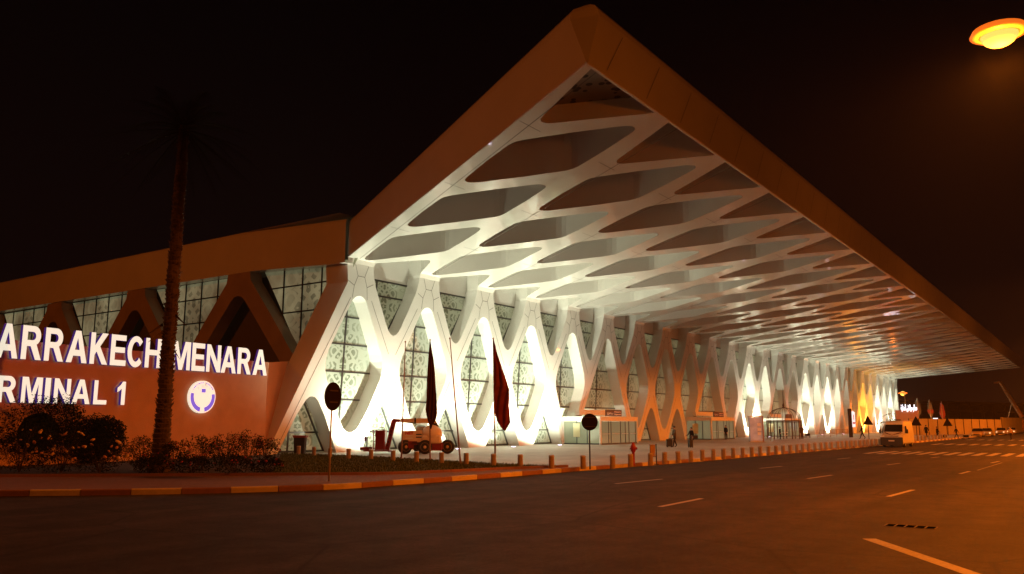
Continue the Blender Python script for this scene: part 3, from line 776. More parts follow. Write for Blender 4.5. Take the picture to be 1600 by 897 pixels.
#PART2
# ================================================================== STREET LAMPS
M_POLE = mat('lamp_pole', (.30, .27, .24), .5, metal=.5)
M_SODL = mat('sodium_bowl', (1, .8, .4), .3, emis=(.95, .66, .13), estr=1.05)
M_SODHALO = mat('sodium_halo', (1, .5, .2), .4, emis=(.95, .17, .012), estr=.9)  # glowing dish added as the orange halo around the bowl
def street_lamp(base, head, label, power, heads=1, cone=160, bs=1, spill=.05):
    base = Vector(base); head = Vector(head)
    t = thing('street_lamp', label, 'street lamp', base, 0, 'sodium street lamps')
    p = head-base; hz = Vector((p.x, p.y, 0)); hd = hz.normalized() if hz.length > .1 else Vector((1, 0, 0)); side = Vector((-hd.y, hd.x, 0))
    m_ = MB(); m_.tube((0, 0, 0), (0, 0, p.z-.3), .13, .08, 12); m_.tube((0, 0, 0), (0, 0, .5), .2, .18, 12); m_.done('pole', M_POLE, t, True)
    m_ = MB(); m_.tube((0, 0, p.z-.3), p+Vector((0, 0, .22)), .05, .04, 8); m_.done('arm', M_POLE, t, True)
    rz = atan2(hd.y, hd.x)
    for i in range(heads):
        c = p+side*((i-(heads-1)/2)*.62)
        m_ = MB(); m_.box((0, 0, .17), (1.0, .5, .2), bev=.06); hh = m_.done('lamp_head', M_POLE, t); hh.location = c; hh.rotation_euler = (0, 0, rz)
        m_ = MB(); m_.sph((0, 0, -.02), .5*bs, (.86, .72, .66), 18); bb = m_.done('bowl', M_SODL, hh, True); bb.location = (0, 0, .06)  # bowl oversized to take in the lamp's glow
        m_ = MB(); m_.lathe([(.50*bs, .0), (.66*bs, .05), (.60*bs, .18), (.3*bs, .34)], n=24); rr_ = m_.done('halo_dish', M_SODHALO, hh, True); rr_.location = (0, 0, .02)
    lamp('light', 'SPOT', base+p+Vector((0, 0, -.75)), power, SODIUM, t, .22, base+p+Vector((0, 0, -5)), 176, .12)
    lamp('spill_light', 'POINT', base+p+Vector((0, 0, -.75)), power*spill, SODIUM, t, .22)
    return t
street_lamp((27.2, -3.2, ZR), (27.6, 1.42, 13.55), 'large sodium street lamp glowing orange high over the road at the upper right', P_SODIUM, 1, 172, 1.2)
street_lamp((192, 33.4, 0), (196.9, 34.6, 8.45), 'small distant street lamp glowing beyond the far corner of the terminal', 9000, 1, 172, 1.5)
# lamps of the same row that stand outside the frame
for q, (bx, by, hx, hy, pw) in enumerate([(62, -6, 62.5, -2.5, 24000), (100, -6, 100.5, -2.5, 36000), (140, -6, 140.5, -2.5, 36000), (190, -6, 190.5, -2.5, 30000)]):
    street_lamp((bx, by, ZR), (hx, hy, 12), ['sodium street lamp just outside the right edge of the view', 'second sodium street lamp along the far side of the road', 'third sodium street lamp along the far side of the road', 'fourth sodium street lamp along the far side of the road'][q], pw, 1, 172)
street_lamp((-42, 62, 0), (-41, 61.8, 36), 'unseen sodium mast added beyond the left edge to light the side of the hall', 22000, 1, 172, 1, .6)  # unseen lamp added for the side; mast height keeps palm shadow off the fascia

# ================================================================== BOLLARDS
M_BOLL = mat('bollard_stone', (.26, .20, .15), .4, var=.1, vscale=8, bump=.2)
M_BCAP = mat('bollard_cap', (.40, .34, .28), .25, coat=.5)
def make_bollard():
    t = thing('bollard', 'x', 'bollard', (0, 0, 0), 0, 'stone bollards along the plaza edge')
    m_ = MB(); m_.tube((0, 0, -.02), (0, 0, .5), .125, .12, 18, False); m_.done('post', M_BOLL, t, True, True)
    m_ = MB(); m_.lathe([(.12, .5), (.128, .505), (.128, .55), (.11, .58), (.03, .59)], n=16); m_.done('cap', M_BCAP, t)
    return t
tops = [(467, 696.6), (491, 698), (516, 699.5), (545, 701), (580, 702), (614.5, 703.4), (651, 705), (690, 706.3), (728.6, 707.5), (771, 708.7), (813, 709.6), (861.7, 711), (911, 711.4),
        (957, 711), (985, 709), (1016, 707.7), (1038, 706), (1059, 705), (1079, 704), (1097, 702.5), (1114, 701.7), (1130, 700.7), (1145, 699.7), (1160, 699), (1174, 698.1), (1187, 697.4), (1200, 696.7), (1212, 696), (1223, 695.2), (1234, 694.6), (1244.5, 693.9), (1253.5, 693.2), (1263, 692.5), (1273, 691.8), (1282, 691.2),
        (1290, 690.7), (1298, 690.2), (1308, 689.6), (1315, 689.1), (1322, 688.6), (1329, 688.2), (1336, 687.7), (1343, 687.3), (1350, 686.9), (1355.5, 686.5), (1361, 686.2), (1368, 685.9), (1374, 685.6)]
proto = make_bollard()
nb = 0
for i, (x, y) in enumerate(tops):
    P = G(x, y, .585); P.z = 0
    if i < 13: lab = 'short stone bollard behind the lawn, %s from the left' % ORD[i]
    elif i < 35: lab = 'short stone bollard beside the kerb, %s to the right of the first round sign post' % ORD[i-13]
    else: lab = 'small stone bollard near the van, %s of the far row from the left' % ORD[i-35]
    o = proto if nb == 0 else dup(proto); o.location = P; o['label'] = lab; nb += 1
# bollards behind the van, along the crossing
for i in range(14):
    x = 96+i*2.6; o = dup(proto, (x, 17.9-.004*i, 0)); o['label'] = 'tiny far bollard to the right of the van, %s along the kerb' % ORD[i]

# ================================================================== SIGNS SEEN FROM BEHIND
M_SIGNB = mat('sign_back', (.010, .006, .005), .9, spec=.05)
M_SPOST = mat('sign_post', (.50, .42, .34), .4, metal=.2)
M_SPOSTD = mat('sign_post_dark', (.03, .02, .018), .7, spec=.2)
def face_cam(P, extra=0): return atan2(-P.y, -P.x)+extra
def round_sign(px, py, dpx, topz, lab, pm, turn):
    P = G(px, py, 0); t = thing('round_sign', lab, 'road sign', P, face_cam(P, turn), 'round traffic signs seen from behind')
    m_ = MB(); m_.tube((0, 0, 0), (0, 0, topz+.1), .032, n=10); m_.done('post', pm, t, True)
    m_ = MB(); m_.tube((.035, 0, topz), (.05, 0, topz), dpx, n=40); m_.tube((.05, 0, topz), (.055, 0, topz), dpx*.97, n=40); m_.done('disc', M_SIGNB, t)
    m_ = MB()
    for dz in (-.2, .2): m_.box((.06, 0, topz+dz), (.05, .5, .04))
    m_.done('bracket', M_SPOSTD, t); return t
round_sign(514, 752, .50, 2.92, 'round sign back on a pale thin post at the left kerb', M_SPOST, .95)
round_sign(922, 733.5, .37, 2.05, 'round dark sign on a dark post in front of the first entrance', M_SPOSTD, .25)
def tri_sign(px, py, w_, ztop, lab):
    P = G(px, py, 0); t = thing('triangular_sign', lab, 'road sign', P, face_cam(P, .1), 'triangular warning signs seen from behind')
    m_ = MB(); m_.tube((0, 0, 0), (0, 0, ztop), .045, n=8); m_.done('post', M_SPOSTD, t)
    m_ = MB(); hh = w_*.92; m_.prism([(.05, -w_/2, ztop-hh), (.05, w_/2, ztop-hh), (.05, .04, ztop), (.05, -.04, ztop)], (.015, 0, 0)); m_.done('plate', M_SIGNB, t); return t
tri_sign(1358, 686.5, 1.25, 3.0, 'triangular sign back beside the man with a raised arm')
tri_sign(1433, 683, 1.5, 3.1, 'triangular sign back just right of the white van')
tri_sign(1482, 680.5, 1.5, 3.0, 'faint triangular sign back in front of the hoarding')

# ================================================================== FLAGPOLES AND FLAGS
M_FPOLE = mat('flagpole_metal', (.42, .24, .16), .4, metal=.3)
def flagpole(px, py, tx, ty, lab):
    b = G(px, py, 0); n2 = Vector((-b.x, -b.y, 0)).normalized(); tp = onP(tx, ty, b, n2)
    t = thing('flagpole', lab, 'flagpole', b, 0, 'four flagpoles beside the lawn')
    v = tp-b
    m_ = MB(); m_.tube((0, 0, 0), v, .045, .022, 10); m_.done('pole', M_FPOLE, t, True)
    m_ = MB(); m_.tube((0, 0, -.02), (0, 0, .06), .14, .12, 12); m_.done('base', M_FPOLE, t)
    m_ = MB(); m_.sph(v, .05, n=10); m_.done('finial', M_FPOLE, t, True); return b, n2, tp
flagpole(627, 718, 633.5, 534, 'thin bare flagpole in front of the boom lift, leftmost of four')
B2 = flagpole(672, 718, 672, 531, 'flagpole carrying the dark limp flag, second from the left')
flagpole(719.5, 725, 703, 529, 'bare flagpole leaning to the left, third from the left')
B4 = flagpole(774, 726, 770.5, 529, 'flagpole carrying the open red flag, rightmost of four')
M_FLR = mat('flag_red', (.12, .006, .012), .85, var=.15, vscale=3); M_FLD = mat('flag_dark', (.035, .004, .006), .85, var=.15, vscale=3)
def flag(Bx, rows, lab, m, folds=5):
    b, n2, tp = Bx; bm = bmesh.new(); grid = []
    for r, (y, xl, xr) in enumerate(rows):
        a, c = onP(xl, y, b, n2), onP(xr, y, b, n2); row = []
        for i in range(21):
            q = a.lerp(c, i/20); amp = .10*min(1, (c-a).length); q = q+n2*(amp*sin(i/20*folds*pi+r*.35)+.04*sin(r*1.1+i*.3)+.09); row.append(bm.verts.new(q-b))
        grid.append(row)
    for A, C in zip(grid, grid[1:]):
        for i in range(20): bm.faces.new((A[i], A[i+1], C[i+1], C[i]))
    o = link('flag', bm, m, None, True); o.location = b; md = o.modifiers.new('thick', 'SOLIDIFY'); md.thickness = .012; return tag(o, lab, 'flag')
def dens(rows, n=4):
    out = []
    for (a, c) in zip(rows, rows[1:]):
        for i in range(n): out.append(tuple(a[j]+(c[j]-a[j])*i/n for j in range(3)))
    return out+[rows[-1]]
flag(B2, dens([(533, 671.5, 672.5), (545, 670.5, 674.5), (560, 669, 677), (580, 668, 679), (600, 667, 680.5), (620, 666.5, 682), (640, 665, 683), (650, 666.5, 682.5), (658, 669, 680), (664, 671, 676), (670, 672.5, 674)]), 'dark maroon flag hanging limp on the second flagpole', M_FLD, 6)
flag(B4, dens([(530, 770.7, 771.3), (545, 771, 775), (560, 771, 779), (580, 771.5, 786), (600, 772, 793), (610, 772, 795.5), (620, 772.5, 795.5), (635, 773, 795), (650, 774, 796.5), (660, 778, 797.5), (668, 783, 793), (673, 787.5, 789)]), 'crimson flag hanging half open on the rightmost flagpole', M_FLR, 4)

# ================================================================== BOOM LIFT
M_RED = mat('lift_red', (.20, .016, .012), .4, coat=.2, var=.1, vscale=5); M_CRM = mat('lift_cream', (.72, .58, .38), .4, coat=.2, var=.06, vscale=4)
M_TYRE = mat('tyre_rubber', (.02, .02, .02), .85); M_RIM = mat('rim_cream', (.60, .42, .22), .5)
LR = atan2(-cos(YAW), sin(YAW)); P = G(665, 709.5, 0)
BL = thing('boom_lift', 'red and cream self-propelled boom lift parked on the plaza', 'boom lift', P, LR)
def q(px, py, d=0): return Vector(((px-665)/24, d, (709.5-py)/24))
m_ = MB()
m_.box(q(662, 697, .9), (2.5, 1.3, .42), bev=.04); m_.box(q(640, 695, .2), (.9, .25, .45)); m_.box(q(681, 699, .1), (.75, .35, .42)); m_.done('chassis', M_RED, BL)
def wheel(px, py, d, r=.46, w_=.34, turn=0):
    c = q(px, py, d); c.z = r
    m_ = MB(); m_.lathe([(r*.62, -w_/2), (r*.93, -w_/2), (r, -w_/2+.05), (r, w_/2-.05), (r*.93, w_/2), (r*.62, w_/2)], n=24); o = m_.done('wheel', M_TYRE, BL, True); o.location = c; o.rotation_euler = (pi/2, 0, turn)
    m2 = MB(); m2.lathe([(r*.62, -w_/2-.004), (r*.62, w_/2+.004), (r*.5, w_/2-.02), (r*.3, w_/2-.06), (r*.2, w_/2+.01), (.02, w_/2+.02)], n=20); m2.done('rim', M_RIM, o, True)
wheel(632, 700, .15, turn=.55); wheel(664.5, 700, -.15, .46); wheel(698.5, 700, .5, .46); wheel(650, 700, 1.9, .46)
m_ = MB()
m_.prism([tuple(q(626.5, 692.5, .1)), tuple(q(626.5, 674, .1)), tuple(q(658, 672.5, .1)), tuple(q(659, 691, .1))], (0, 1.2, 0)); m_.done('counterweight_cover', M_CRM, BL)
m_ = MB()
for yy in (680.5, 685): m_.box(q(638, yy, .09), (.5, .02, .09))
m_.done('white_stripe', M_WHITEP, BL)
m_ = MB()
for yy in (679, 683.5): m_.box(q(653.5, yy, .09), (.38, .02, .07))
m_.done('vent_slot', M_BLACK, BL)
m_ = MB(); m_.box(q(647, 663.5, .6), (.7, .6, .4), bev=.06)
m_.bm.free()
text_mesh('NET', .02, .05, BL, 'lettering', mat('letter_red', (.5, .05, .02), .5), (q(632, 0).x, q(645, 0).x, (709.5-679.5)/24, (709.5-674.7)/24), Matrix.Translation((0, .085, 0)) @ Matrix.Rotation(pi/2, 4, 'X'))
m_ = MB(); c = q(673.5, 678.5, .45); m_.sph(c, .62, (1.1, .9, 1.0), 22); m_.box((c.x, c.y, c.z-.35), (1.25, 1.0, .55), bev=.12); m_.done('engine_hood', M_CRM, BL, True)
m_ = MB(); c = q(655, 670, .9); m_.sph(c, .36, (1.2, .8, .7), 14); m_.done('turret', M_STEEL, BL, True)
m_ = MB(); m_.box(q(636, 657, .3), (1.0, .2, .24)); m_.done('boom', M_CRM, BL)
m_ = MB(); m_.box(q(663, 657.7, .35), (1.35, .28, .32)); m_.done('boom', M_CRM, BL)
m_ = MB(); m_.box(q(647, 657.5, .32), (.10, .3, .36)); m_.tube(q(622, 658.8, .3), q(647, 661.5, .3), .04); m_.tube(q(676, 659, .4), q(684, 672, .5), .14, n=8); m_.done('boom_bracket', M_BLACK, BL)
m_ = MB(); m_.prism([tuple(q(609, 658, .2)), tuple(q(612, 654.6, .2)), tuple(q(623, 655, .2)), tuple(q(623, 659.5, .2)), tuple(q(616, 660, .2)), tuple(q(606.5, 704, .2)), tuple(q(600, 702.5, .2))], (0, .3, 0))
m_.done('lower_arm', M_RED, BL)
m_ = MB()
for i in range(6): m_.box(q(604+i*1.3, 696-i*5.4, .19), (.07, .02, .13), rot=(0, .25, 0))
m_.done('arm_opening', M_BLACK, BL)
m_ = MB(); m_.box(q(591.5, 704.5, .3), (2.0, 1.0, .08)); m_.box(q(570, 701, .3), (.8, .3, .2))
for x in (583, 599):
    for d in (-.2, .8): m_.tube(q(x, 704, d), q(x, 672, d), .03, n=6)
for z in (672, 681, 690): m_.loop([q(583, z, -.2), q(599, z, -.2), q(599, z, .8), q(583, z, .8)], .025, True, 6)
m_.box(q(593, 688, .3), (.62, .9, 1.25)); m_.loop([q(590, 672, 0), q(591, 668.5, 0), q(595, 667.5, 0), q(599, 669, 0), q(599.5, 672, 0)], .02)
m_.done('basket', M_RED, BL)
m_ = MB(); m_.tube(q(567.5, 700, .3), q(567.5, 671.5, .3), .025); m_.box(q(567.5, 671.5, .3), (.18, .05, .03)); m_.box(q(568, 686.5, .25), (.18, .12, .3)); m_.done('control_stand', mat('control_purple', (.12, .07, .22), .5), BL)
m_ = MB(); m_.tube(q(640, 694, 0), q(662, 692.5, 0), .02, n=6); m_.tube(q(643, 691.5, -.05), q(658, 691.5, -.05), .02, n=6); m_.box(q(651, 699, .1), (.4, .1, .3)); m_.done('guard_rail', M_BLACK, BL)

# ================================================================== BIN, HYDRANT, BOARD, BOOTH, TOTEM
P = G(467.5, 709, 0); t = thing('waste_bin', 'dark waste bin with a flared red lid beside the corner column', 'bin', P, LR)
m_ = MB(); m_.prism([(-.28, -.3, 0), (.36, -.3, 0), (.40, -.3, 1.05), (-.34, -.3, 1.05)], (0, .6, 0)); m_.done('body', M_BLACK, t)
m_ = MB(); m_.prism([(-.36, -.34, 1.05), (.43, -.34, 1.05), (.50, -.34, 1.18), (-.42, -.34, 1.2)], (0, .68, 0)); m_.done('lid', mat('bin_lid', (.20, .03, .02), .5), t)
P = G(990, 727.3, 0); t = thing('fire_hydrant', 'red pillar fire hydrant standing among the bollards', 'hydrant', P, face_cam(P))
M_HYD = mat('hydrant_red', (.26, .012, .01), .45, coat=.2)
m_ = MB(); m_.lathe([(.11, 0), (.11, .05), (.065, .07), (.065, .62), (.12, .68), (.125, .92), (.09, .98), (.05, 1.06), (.02, 1.1)], n=16); m_.done('barrel', M_HYD, t, True)
m_ = MB(); m_.tube((0, .08, .8), (0, .2, .8), .06); m_.tube((0, -.08, .8), (0, -.17, .8), .045); m_.done('outlet', M_HYD, t)
P = G(1022, 726, 0); t = thing('notice_stand', 'small notice board on a dark stand by the hydrant', 'notice board', P, LR)
m_ = MB(); m_.box((-.05, 0, .68), (.24, .03, .56)); m_.done('board', mat('board_face', (.35, .22, .14), .6), t)
m_ = MB(); m_.box((.12, 0, .5), (.05, .05, 1.0)); m_.tube((-.18, 0, .35), (-.18, 0, .98), .014); m_.box((.12, 0, .02), (.18, .3, .04)); m_.loop([(-.18, .0, .38), (.1, 0, .38)], .012); m_.done('stand', M_BLACK, t)
P = G(1182.5, 690.5, 0); t = thing('information_booth', 'tall pale grey display booth with a wooden right post left of the pavilion', 'booth', P, LR)
m_ = MB(); m_.box((0, .3, 1.42), (1.36, .6, 2.55), bev=.02); m_.done('panel', mat('booth_panel', (.42, .42, .45), .25, coat=.4, var=.25, vscale=1.5, emis=(.5, .52, .5), estr=.13), t)  # weak emission stands in for uplight falling on the panel
m_ = MB(); m_.box((.74, .25, 1.42), (.13, .7, 2.84)); m_.done('wooden_post', mat('wood', (.32, .17, .08), .6), t)
m_ = MB(); m_.box((0, .3, 2.77), (1.5, .66, .12)); m_.box((0, .3, .07), (1.4, .64, .14)); m_.done('frame', M_STEEL, t)
for z in (1.9, 1.35, .9): m_ = MB(); m_.box((.35, -.008, z), (.42, .012, .3)); m_.done('poster', M_WHITEP, t)
P = G(1331, 683.5, 0); t = thing('totem_sign', 'dark totem with a lit white and red face right of the railings', 'totem', P, LR)
m_ = MB(); m_.box((-.1, 0, 2.1), (.42, .4, 4.2)); m_.done('pillar', M_SPOSTD, t)
m_ = MB(); m_.box((.42, 0, 2.6), (.42, .18, 2.2)); m_.lathe([(.02, 3.9), (.2, 3.7), (.2, 3.4), (.02, 3.2)], c=(.36, 0, 0), n=12); m_.done('lit_face', mat('lit_white', (.8, .8, .8), .4, emis=(.9, .95, 1), estr=.9), t)
m_ = MB(); m_.box((.42, -.1, 2.1), (.36, .02, .25)); m_.box((.42, -.1, 3.0), (.1, .02, .9)); m_.done('red_mark', mat('red_mark', (.5, .03, .02), .5), t)

# ================================================================== ENTRANCE VESTIBULES
M_VEST = mat('vestibule_frame', (.72, .70, .66), .4)
def vestibule(kc, x0, x1, y0, hh, lab, written=True):
    t = thing('entrance_vestibule', lab, 'entrance porch', (x0, y0, 0), 0, 'glass entrance porches under the facade')
    W_ = x1-x0; Dp = 43.4-y0
    m_ = MB(); m_.box((W_/2, .06, hh-.22), (W_, .12, .44)); m_.box((.06, Dp/2+.06, hh-.22), (.12, Dp-.12, .44)); m_.box((W_-.06, Dp/2+.06, hh-.22), (.12, Dp-.12, .44))
    for x, y in ((.08, .08), (W_-.08, .08), (.08, Dp-.1)): m_.box((x, y, (hh-.44)/2), (.16, .16, hh-.44))
    m_.done('frame', M_VEST, t)
    m_ = MB(); m_.box((W_/2, Dp/2+.1, hh-.02), (W_-.3, Dp-.3, .06)); m_.done('roof', M_VEST, t)
    m_ = MB()
    for x in (.22*W_, .28*W_, .53*W_, .66*W_, .76*W_, .94*W_): m_.box((x, .07, (hh-.44)/2), (.09, .06, hh-.44))
    for y in (Dp*.35, Dp*.62): m_.box((.07, y, (hh-.44)/2), (.06, .09, hh-.44))
    m_.box((W_/2, .07, .06), (W_, .07, .12)); m_.box((.07, Dp/2, .06), (.07, Dp, .12)); m_.done('post', M_MULL, t)
    for (xa, xb) in ((.02, .28), (.28, .53), (.53, .76), (.76, .98)):
        m_ = MB(); m_.box(((xa+xb)/2*W_, .09, (hh-.44)/2), ((xb-xa)*W_-.02, .02, hh-.46)); d_ = m_.done('door', M_DOORG, t)
        m2 = MB(); m2.box(((xa+xb)/2*W_, .03, 1.0), ((xb-xa)*W_*.8, .03, .05)); m2.done('handle', M_STEEL, d_)
    m_ = MB(); m_.box((.09, Dp/2, (hh-.44)/2), (.02, Dp-.3, hh-.46)); m_.done('side_glass', M_DOORG, t)
    m_ = MB(); m_.box((.02, Dp*.62, 1.35), (.02, .75, 1.3)); m_.done('poster', mat('poster_cream', (.6, .62, .4), .5), t)
    m_ = MB(); m_.box((W_*.45, -.03+.5, hh+.36), (W_*.41, .1, .64)); b_ = m_.done('sign_board', mat('board_dark', (.06, .025, .02), .5), t)
    if written:
        ml = mat('board_text', (.6, .42, .3), .5, emis=(.8, .45, .28), estr=.22)
        for (tx, xa, xb, za, zb) in (('\u0627\u0644\u0630\u0647\u0627\u0628', .27, .42, .2, .45), ('Départs', .46, .63, .38, .55), ('Departures', .46, .64, .14, .3)):
            text_mesh(tx, .01, .01, b_, 'lettering', ml, (W_*xa, W_*xb, hh+za, hh+zb), Matrix.Translation((0, .41, 0)) @ Matrix.Rotation(pi/2, 4, 'X'))
    xk = X0+kc*B_
    m_ = MB(); m_.box((xk-.75*B_/2-x0-.6, 43.05-y0-.1, hh+.45), (B_*.78, .5, .55)); m_.done('portal_header', M_CLAD, t)
vestibule(5, 70.3, 78.2, 39.1, 2.66, 'lit glass entrance porch with a white left side, nearest of the three')
vestibule(9, 100.2, 108.4, 39.9, 2.8, 'glass entrance porch behind the standing man, second of the three')
vestibule(13, 130.0, 138.0, 39.9, 2.8, 'bright entrance porch seen through the domed pavilion', False)

# ================================================================== DOMED CAGE PAVILIONS
M_CAGE = mat('cage_iron', (.08, .055, .04), .5, metal=.3)
def cage(c, r, lab, spire=True):
    t = thing('domed_pavilion', lab, 'pavilion', c, .2, 'domed iron pavilions on the plaza')
    m_ = MB(); N_ = 12
    for i in range(N_): a = 2*pi*i/N_; m_.tube((r*cos(a), r*sin(a), 0), (r*cos(a), r*sin(a), 2.35), .07, n=6)
    m_.done('post', M_CAGE, t)
    m_ = MB()
    for z, rr in ((2.35, .09), (2.15, .03)): m_.loop([(r*cos(2*pi*i/24), r*sin(2*pi*i/24), z) for i in range(24)], rr, True, 6)
    m_.done('ring', M_CAGE, t)
    for i in range(N_):
        a = 2*pi*i/N_; m_ = MB(); m_.loop([(r*cos(b)*cos(a), r*cos(b)*sin(a), 2.35+1.75*sin(b)) for b in [j/8*pi/2*.98 for j in range(9)]], .03, False, 5); m_.done('rib', M_CAGE, t)
    if spire: m_ = MB(); m_.lathe([(.25, 4.05), (.12, 4.25), (.16, 4.45), (.06, 4.7), (.04, 6.0), (.01, 6.7)], n=8); m_.done('spire', M_CAGE, t)
    m_ = MB(); m_.box((0, 0, .85), (r*1.5, .5, .07)); m_.box((0, 0, .45), (r*1.3, .4, .05)); m_.done('counter', M_WHITEP, t)
cage((112.5, 34.6, 0), 2.25, 'large domed iron cage pavilion with a tall spire in mid plaza')
cage((186, 35.0, 0), 2.4, 'distant domed iron pavilion half hidden by the white van', False)
# queue railings
M_RAIL = mat('rail_metal', (.30, .22, .15), .4, metal=.4)
for i in range(5):
    x = 122+i*4.6; t = thing('crowd_barrier', 'thin metal crowd barrier on the plaza, %s from the left' % ORD[i], 'barrier', (x, 33+i*.25, 0), .03, 'crowd barriers near the far columns')
    m_ = MB(); m_.loop([(0, 0, 0), (0, 0, 1.1), (4, 0, 1.1), (4, 0, 0)], .035, n=6); m_.tube((0, 0, .25), (4, 0, .25), .025, n=6); m_.done('frame', M_RAIL, t)
    m_ = MB()
    for j in range(1, 8): m_.tube((j*.5, 0, .25), (j*.5, 0, 1.1), .014, n=5)
    m_.done('bars', M_RAIL, t)

# ================================================================== VAN AND CARS
M_GLASSD = mat('car_glass', (.006, .006, .006), .08, spec=.7); M_VANW = mat('van_white', (.70, .68, .62), .3, coat=.5); M_PLAS = mat('dark_plastic', (.02, .02, .02), .5)
M_HEAD = mat('headlamp_glass', (.7, .68, .6), .1, spec=.9); M_INDI = mat('indicator_orange', (.8, .3, .04), .2)
def loft_body(secs):
    """secs: list of (x, [(y,z)...]) mirrored cross sections"""
    bm = bmesh.new(); rings = []
    for x, pts in secs:
        full = [(y, z) for y, z in pts]+[(-y, z) for y, z in reversed(pts)]
        rings.append([bm.verts.new((x, y, z)) for y, z in full])
    for A, C in zip(rings, rings[1:]):
        n = len(A)
        for i in range(n): bm.faces.new((A[i], A[(i+1) % n], C[(i+1) % n], C[i]))
    bm.faces.new(rings[0]); bm.faces.new(rings[-1][::-1]); bmesh.ops.recalc_face_normals(bm, faces=bm.faces); return bm
def wheels(t, pts, r, w_):
    for x, y in pts:
        m_ = MB(); m_.lathe([(r*.6, -w_/2), (r*.95, -w_/2), (r, -w_/2+.03), (r, w_/2-.03), (r*.95, w_/2), (r*.6, w_/2)], n=20); o = m_.done('wheel', M_TYRE, t, True); o.location = (x, y, r); o.rotation_euler = (pi/2, 0, 0)
        m2 = MB(); m2.lathe([(r*.6, -w_/2-.003), (r*.6, w_/2+.003), (.03, w_/2-.03)], n=14); m2.done('rim', M_STEEL, o)
V = thing('van', 'white high-roofed van with a dark chevron on its bonnet, facing the camera', 'van', (83.7, 15.95, ZR), pi)
def sec(w, z0, zs, zt, wt): return [(w*.9, z0), (w, z0+.12), (w, zs), (w*.985, zs+.25), (wt, zt-.12), (wt*.86, zt)]
bm = loft_body([(0, sec(.92, .32, .70, .98, .84)), (-.08, sec(.97, .28, .80, 1.1, .88)), (-.75, sec(1.0, .28, .95, 1.28, .90)), (-1.0, sec(1.0, .28, 1.0, 1.42, .88)), (-1.62, sec(1.0, .28, 1.1, 2.26, .84)), (-2.0, sec(1.0, .28, 1.15, 2.42, .86)), (-5.35, sec(1.0, .28, 1.15, 2.45, .88)), (-5.5, sec(.97, .36, 1.15, 2.38, .84))])
link('body', bm, M_VANW, V, False)
m_ = MB(); m_.poly([(-1.0+.012, .80, 1.40), (-1.0+.012, -.80, 1.40), (-1.53+.02, -.74, 2.08), (-1.53+.02, .74, 2.08)]); m_.prism([(-.985, .80, 1.40), (-.985, -.80, 1.40), (-1.50, -.75, 2.06), (-1.50, .75, 2.06)], (.02, 0, .012)); m_.done('windscreen', M_GLASSD, V)
for s_ in (-1, 1):
    m_ = MB(); m_.prism([(-1.15, s_*.985, 1.28), (-2.15, s_*.99, 1.28), (-2.15, s_*.93, 1.95), (-1.62, s_*.93, 1.95)], (0, s_*.012, 0)); m_.done('side_window', M_GLASSD, V)
    m_ = MB(); m_.box((-1.1, s_*1.16, 1.45), (.12, .2, .38), bev=.03); m_.tube((-1.1, s_*.98, 1.4), (-1.1, s_*1.1, 1.42), .03); m_.done('mirror', M_PLAS, V)
    m_ = MB(); m_.prism([(-.05, s_*.62, .86), (-.05, s_*.9, .86), (-.35, s_*.975, 1.12), (-.12, s_*.88, 1.12), (-.03, s_*.66, 1.02)], (.06, s_*.02, 0)); m_.done('headlight', M_HEAD if s_ < 0 else M_HEAD, V)
m_ = MB(); m_.box((-.05, 0, 1.02), (.14, 1.2, .08)); m_.done('grille', M_PLAS, V)
m_ = MB(); m_.box((.03, 0, .55), (.2, 1.92, .74), bev=.05); m_.done('bumper', M_PLAS, V)
m_ = MB(); m_.box((.14, 0, .6), (.02, .5, .11)); m_.done('number_plate', mat('plate', (.5, .5, .45), .5), V)
m_ = MB()
for s_ in (-1, 1): m_.prism([(-.10, 0, 1.115), (-.06, 0, 1.0), (-.70, s_*.72, 1.315), (-.80, s_*.72, 1.37)], (0, 0, .014))
m_.done('chevron', mat('chevron_red', (.10, .02, .015), .5), V)
m_ = MB(); m_.box((-1.95, 0, 2.50), (.25, 1.1, .10), bev=.03); m_.done('roof_bar', M_PLAS, V)
m_ = MB(); m_.box((-3.2, -1.005, .62), (3.6, .02, .07)); m_.box((-3.0, -1.005, 1.3), (.02, .015, 1.6)); m_.done('side_trim', M_PLAS, V)
wheels(V, [(-.95, .86), (-.95, -.86), (-4.3, .86), (-4.3, -.86)], .34, .24)
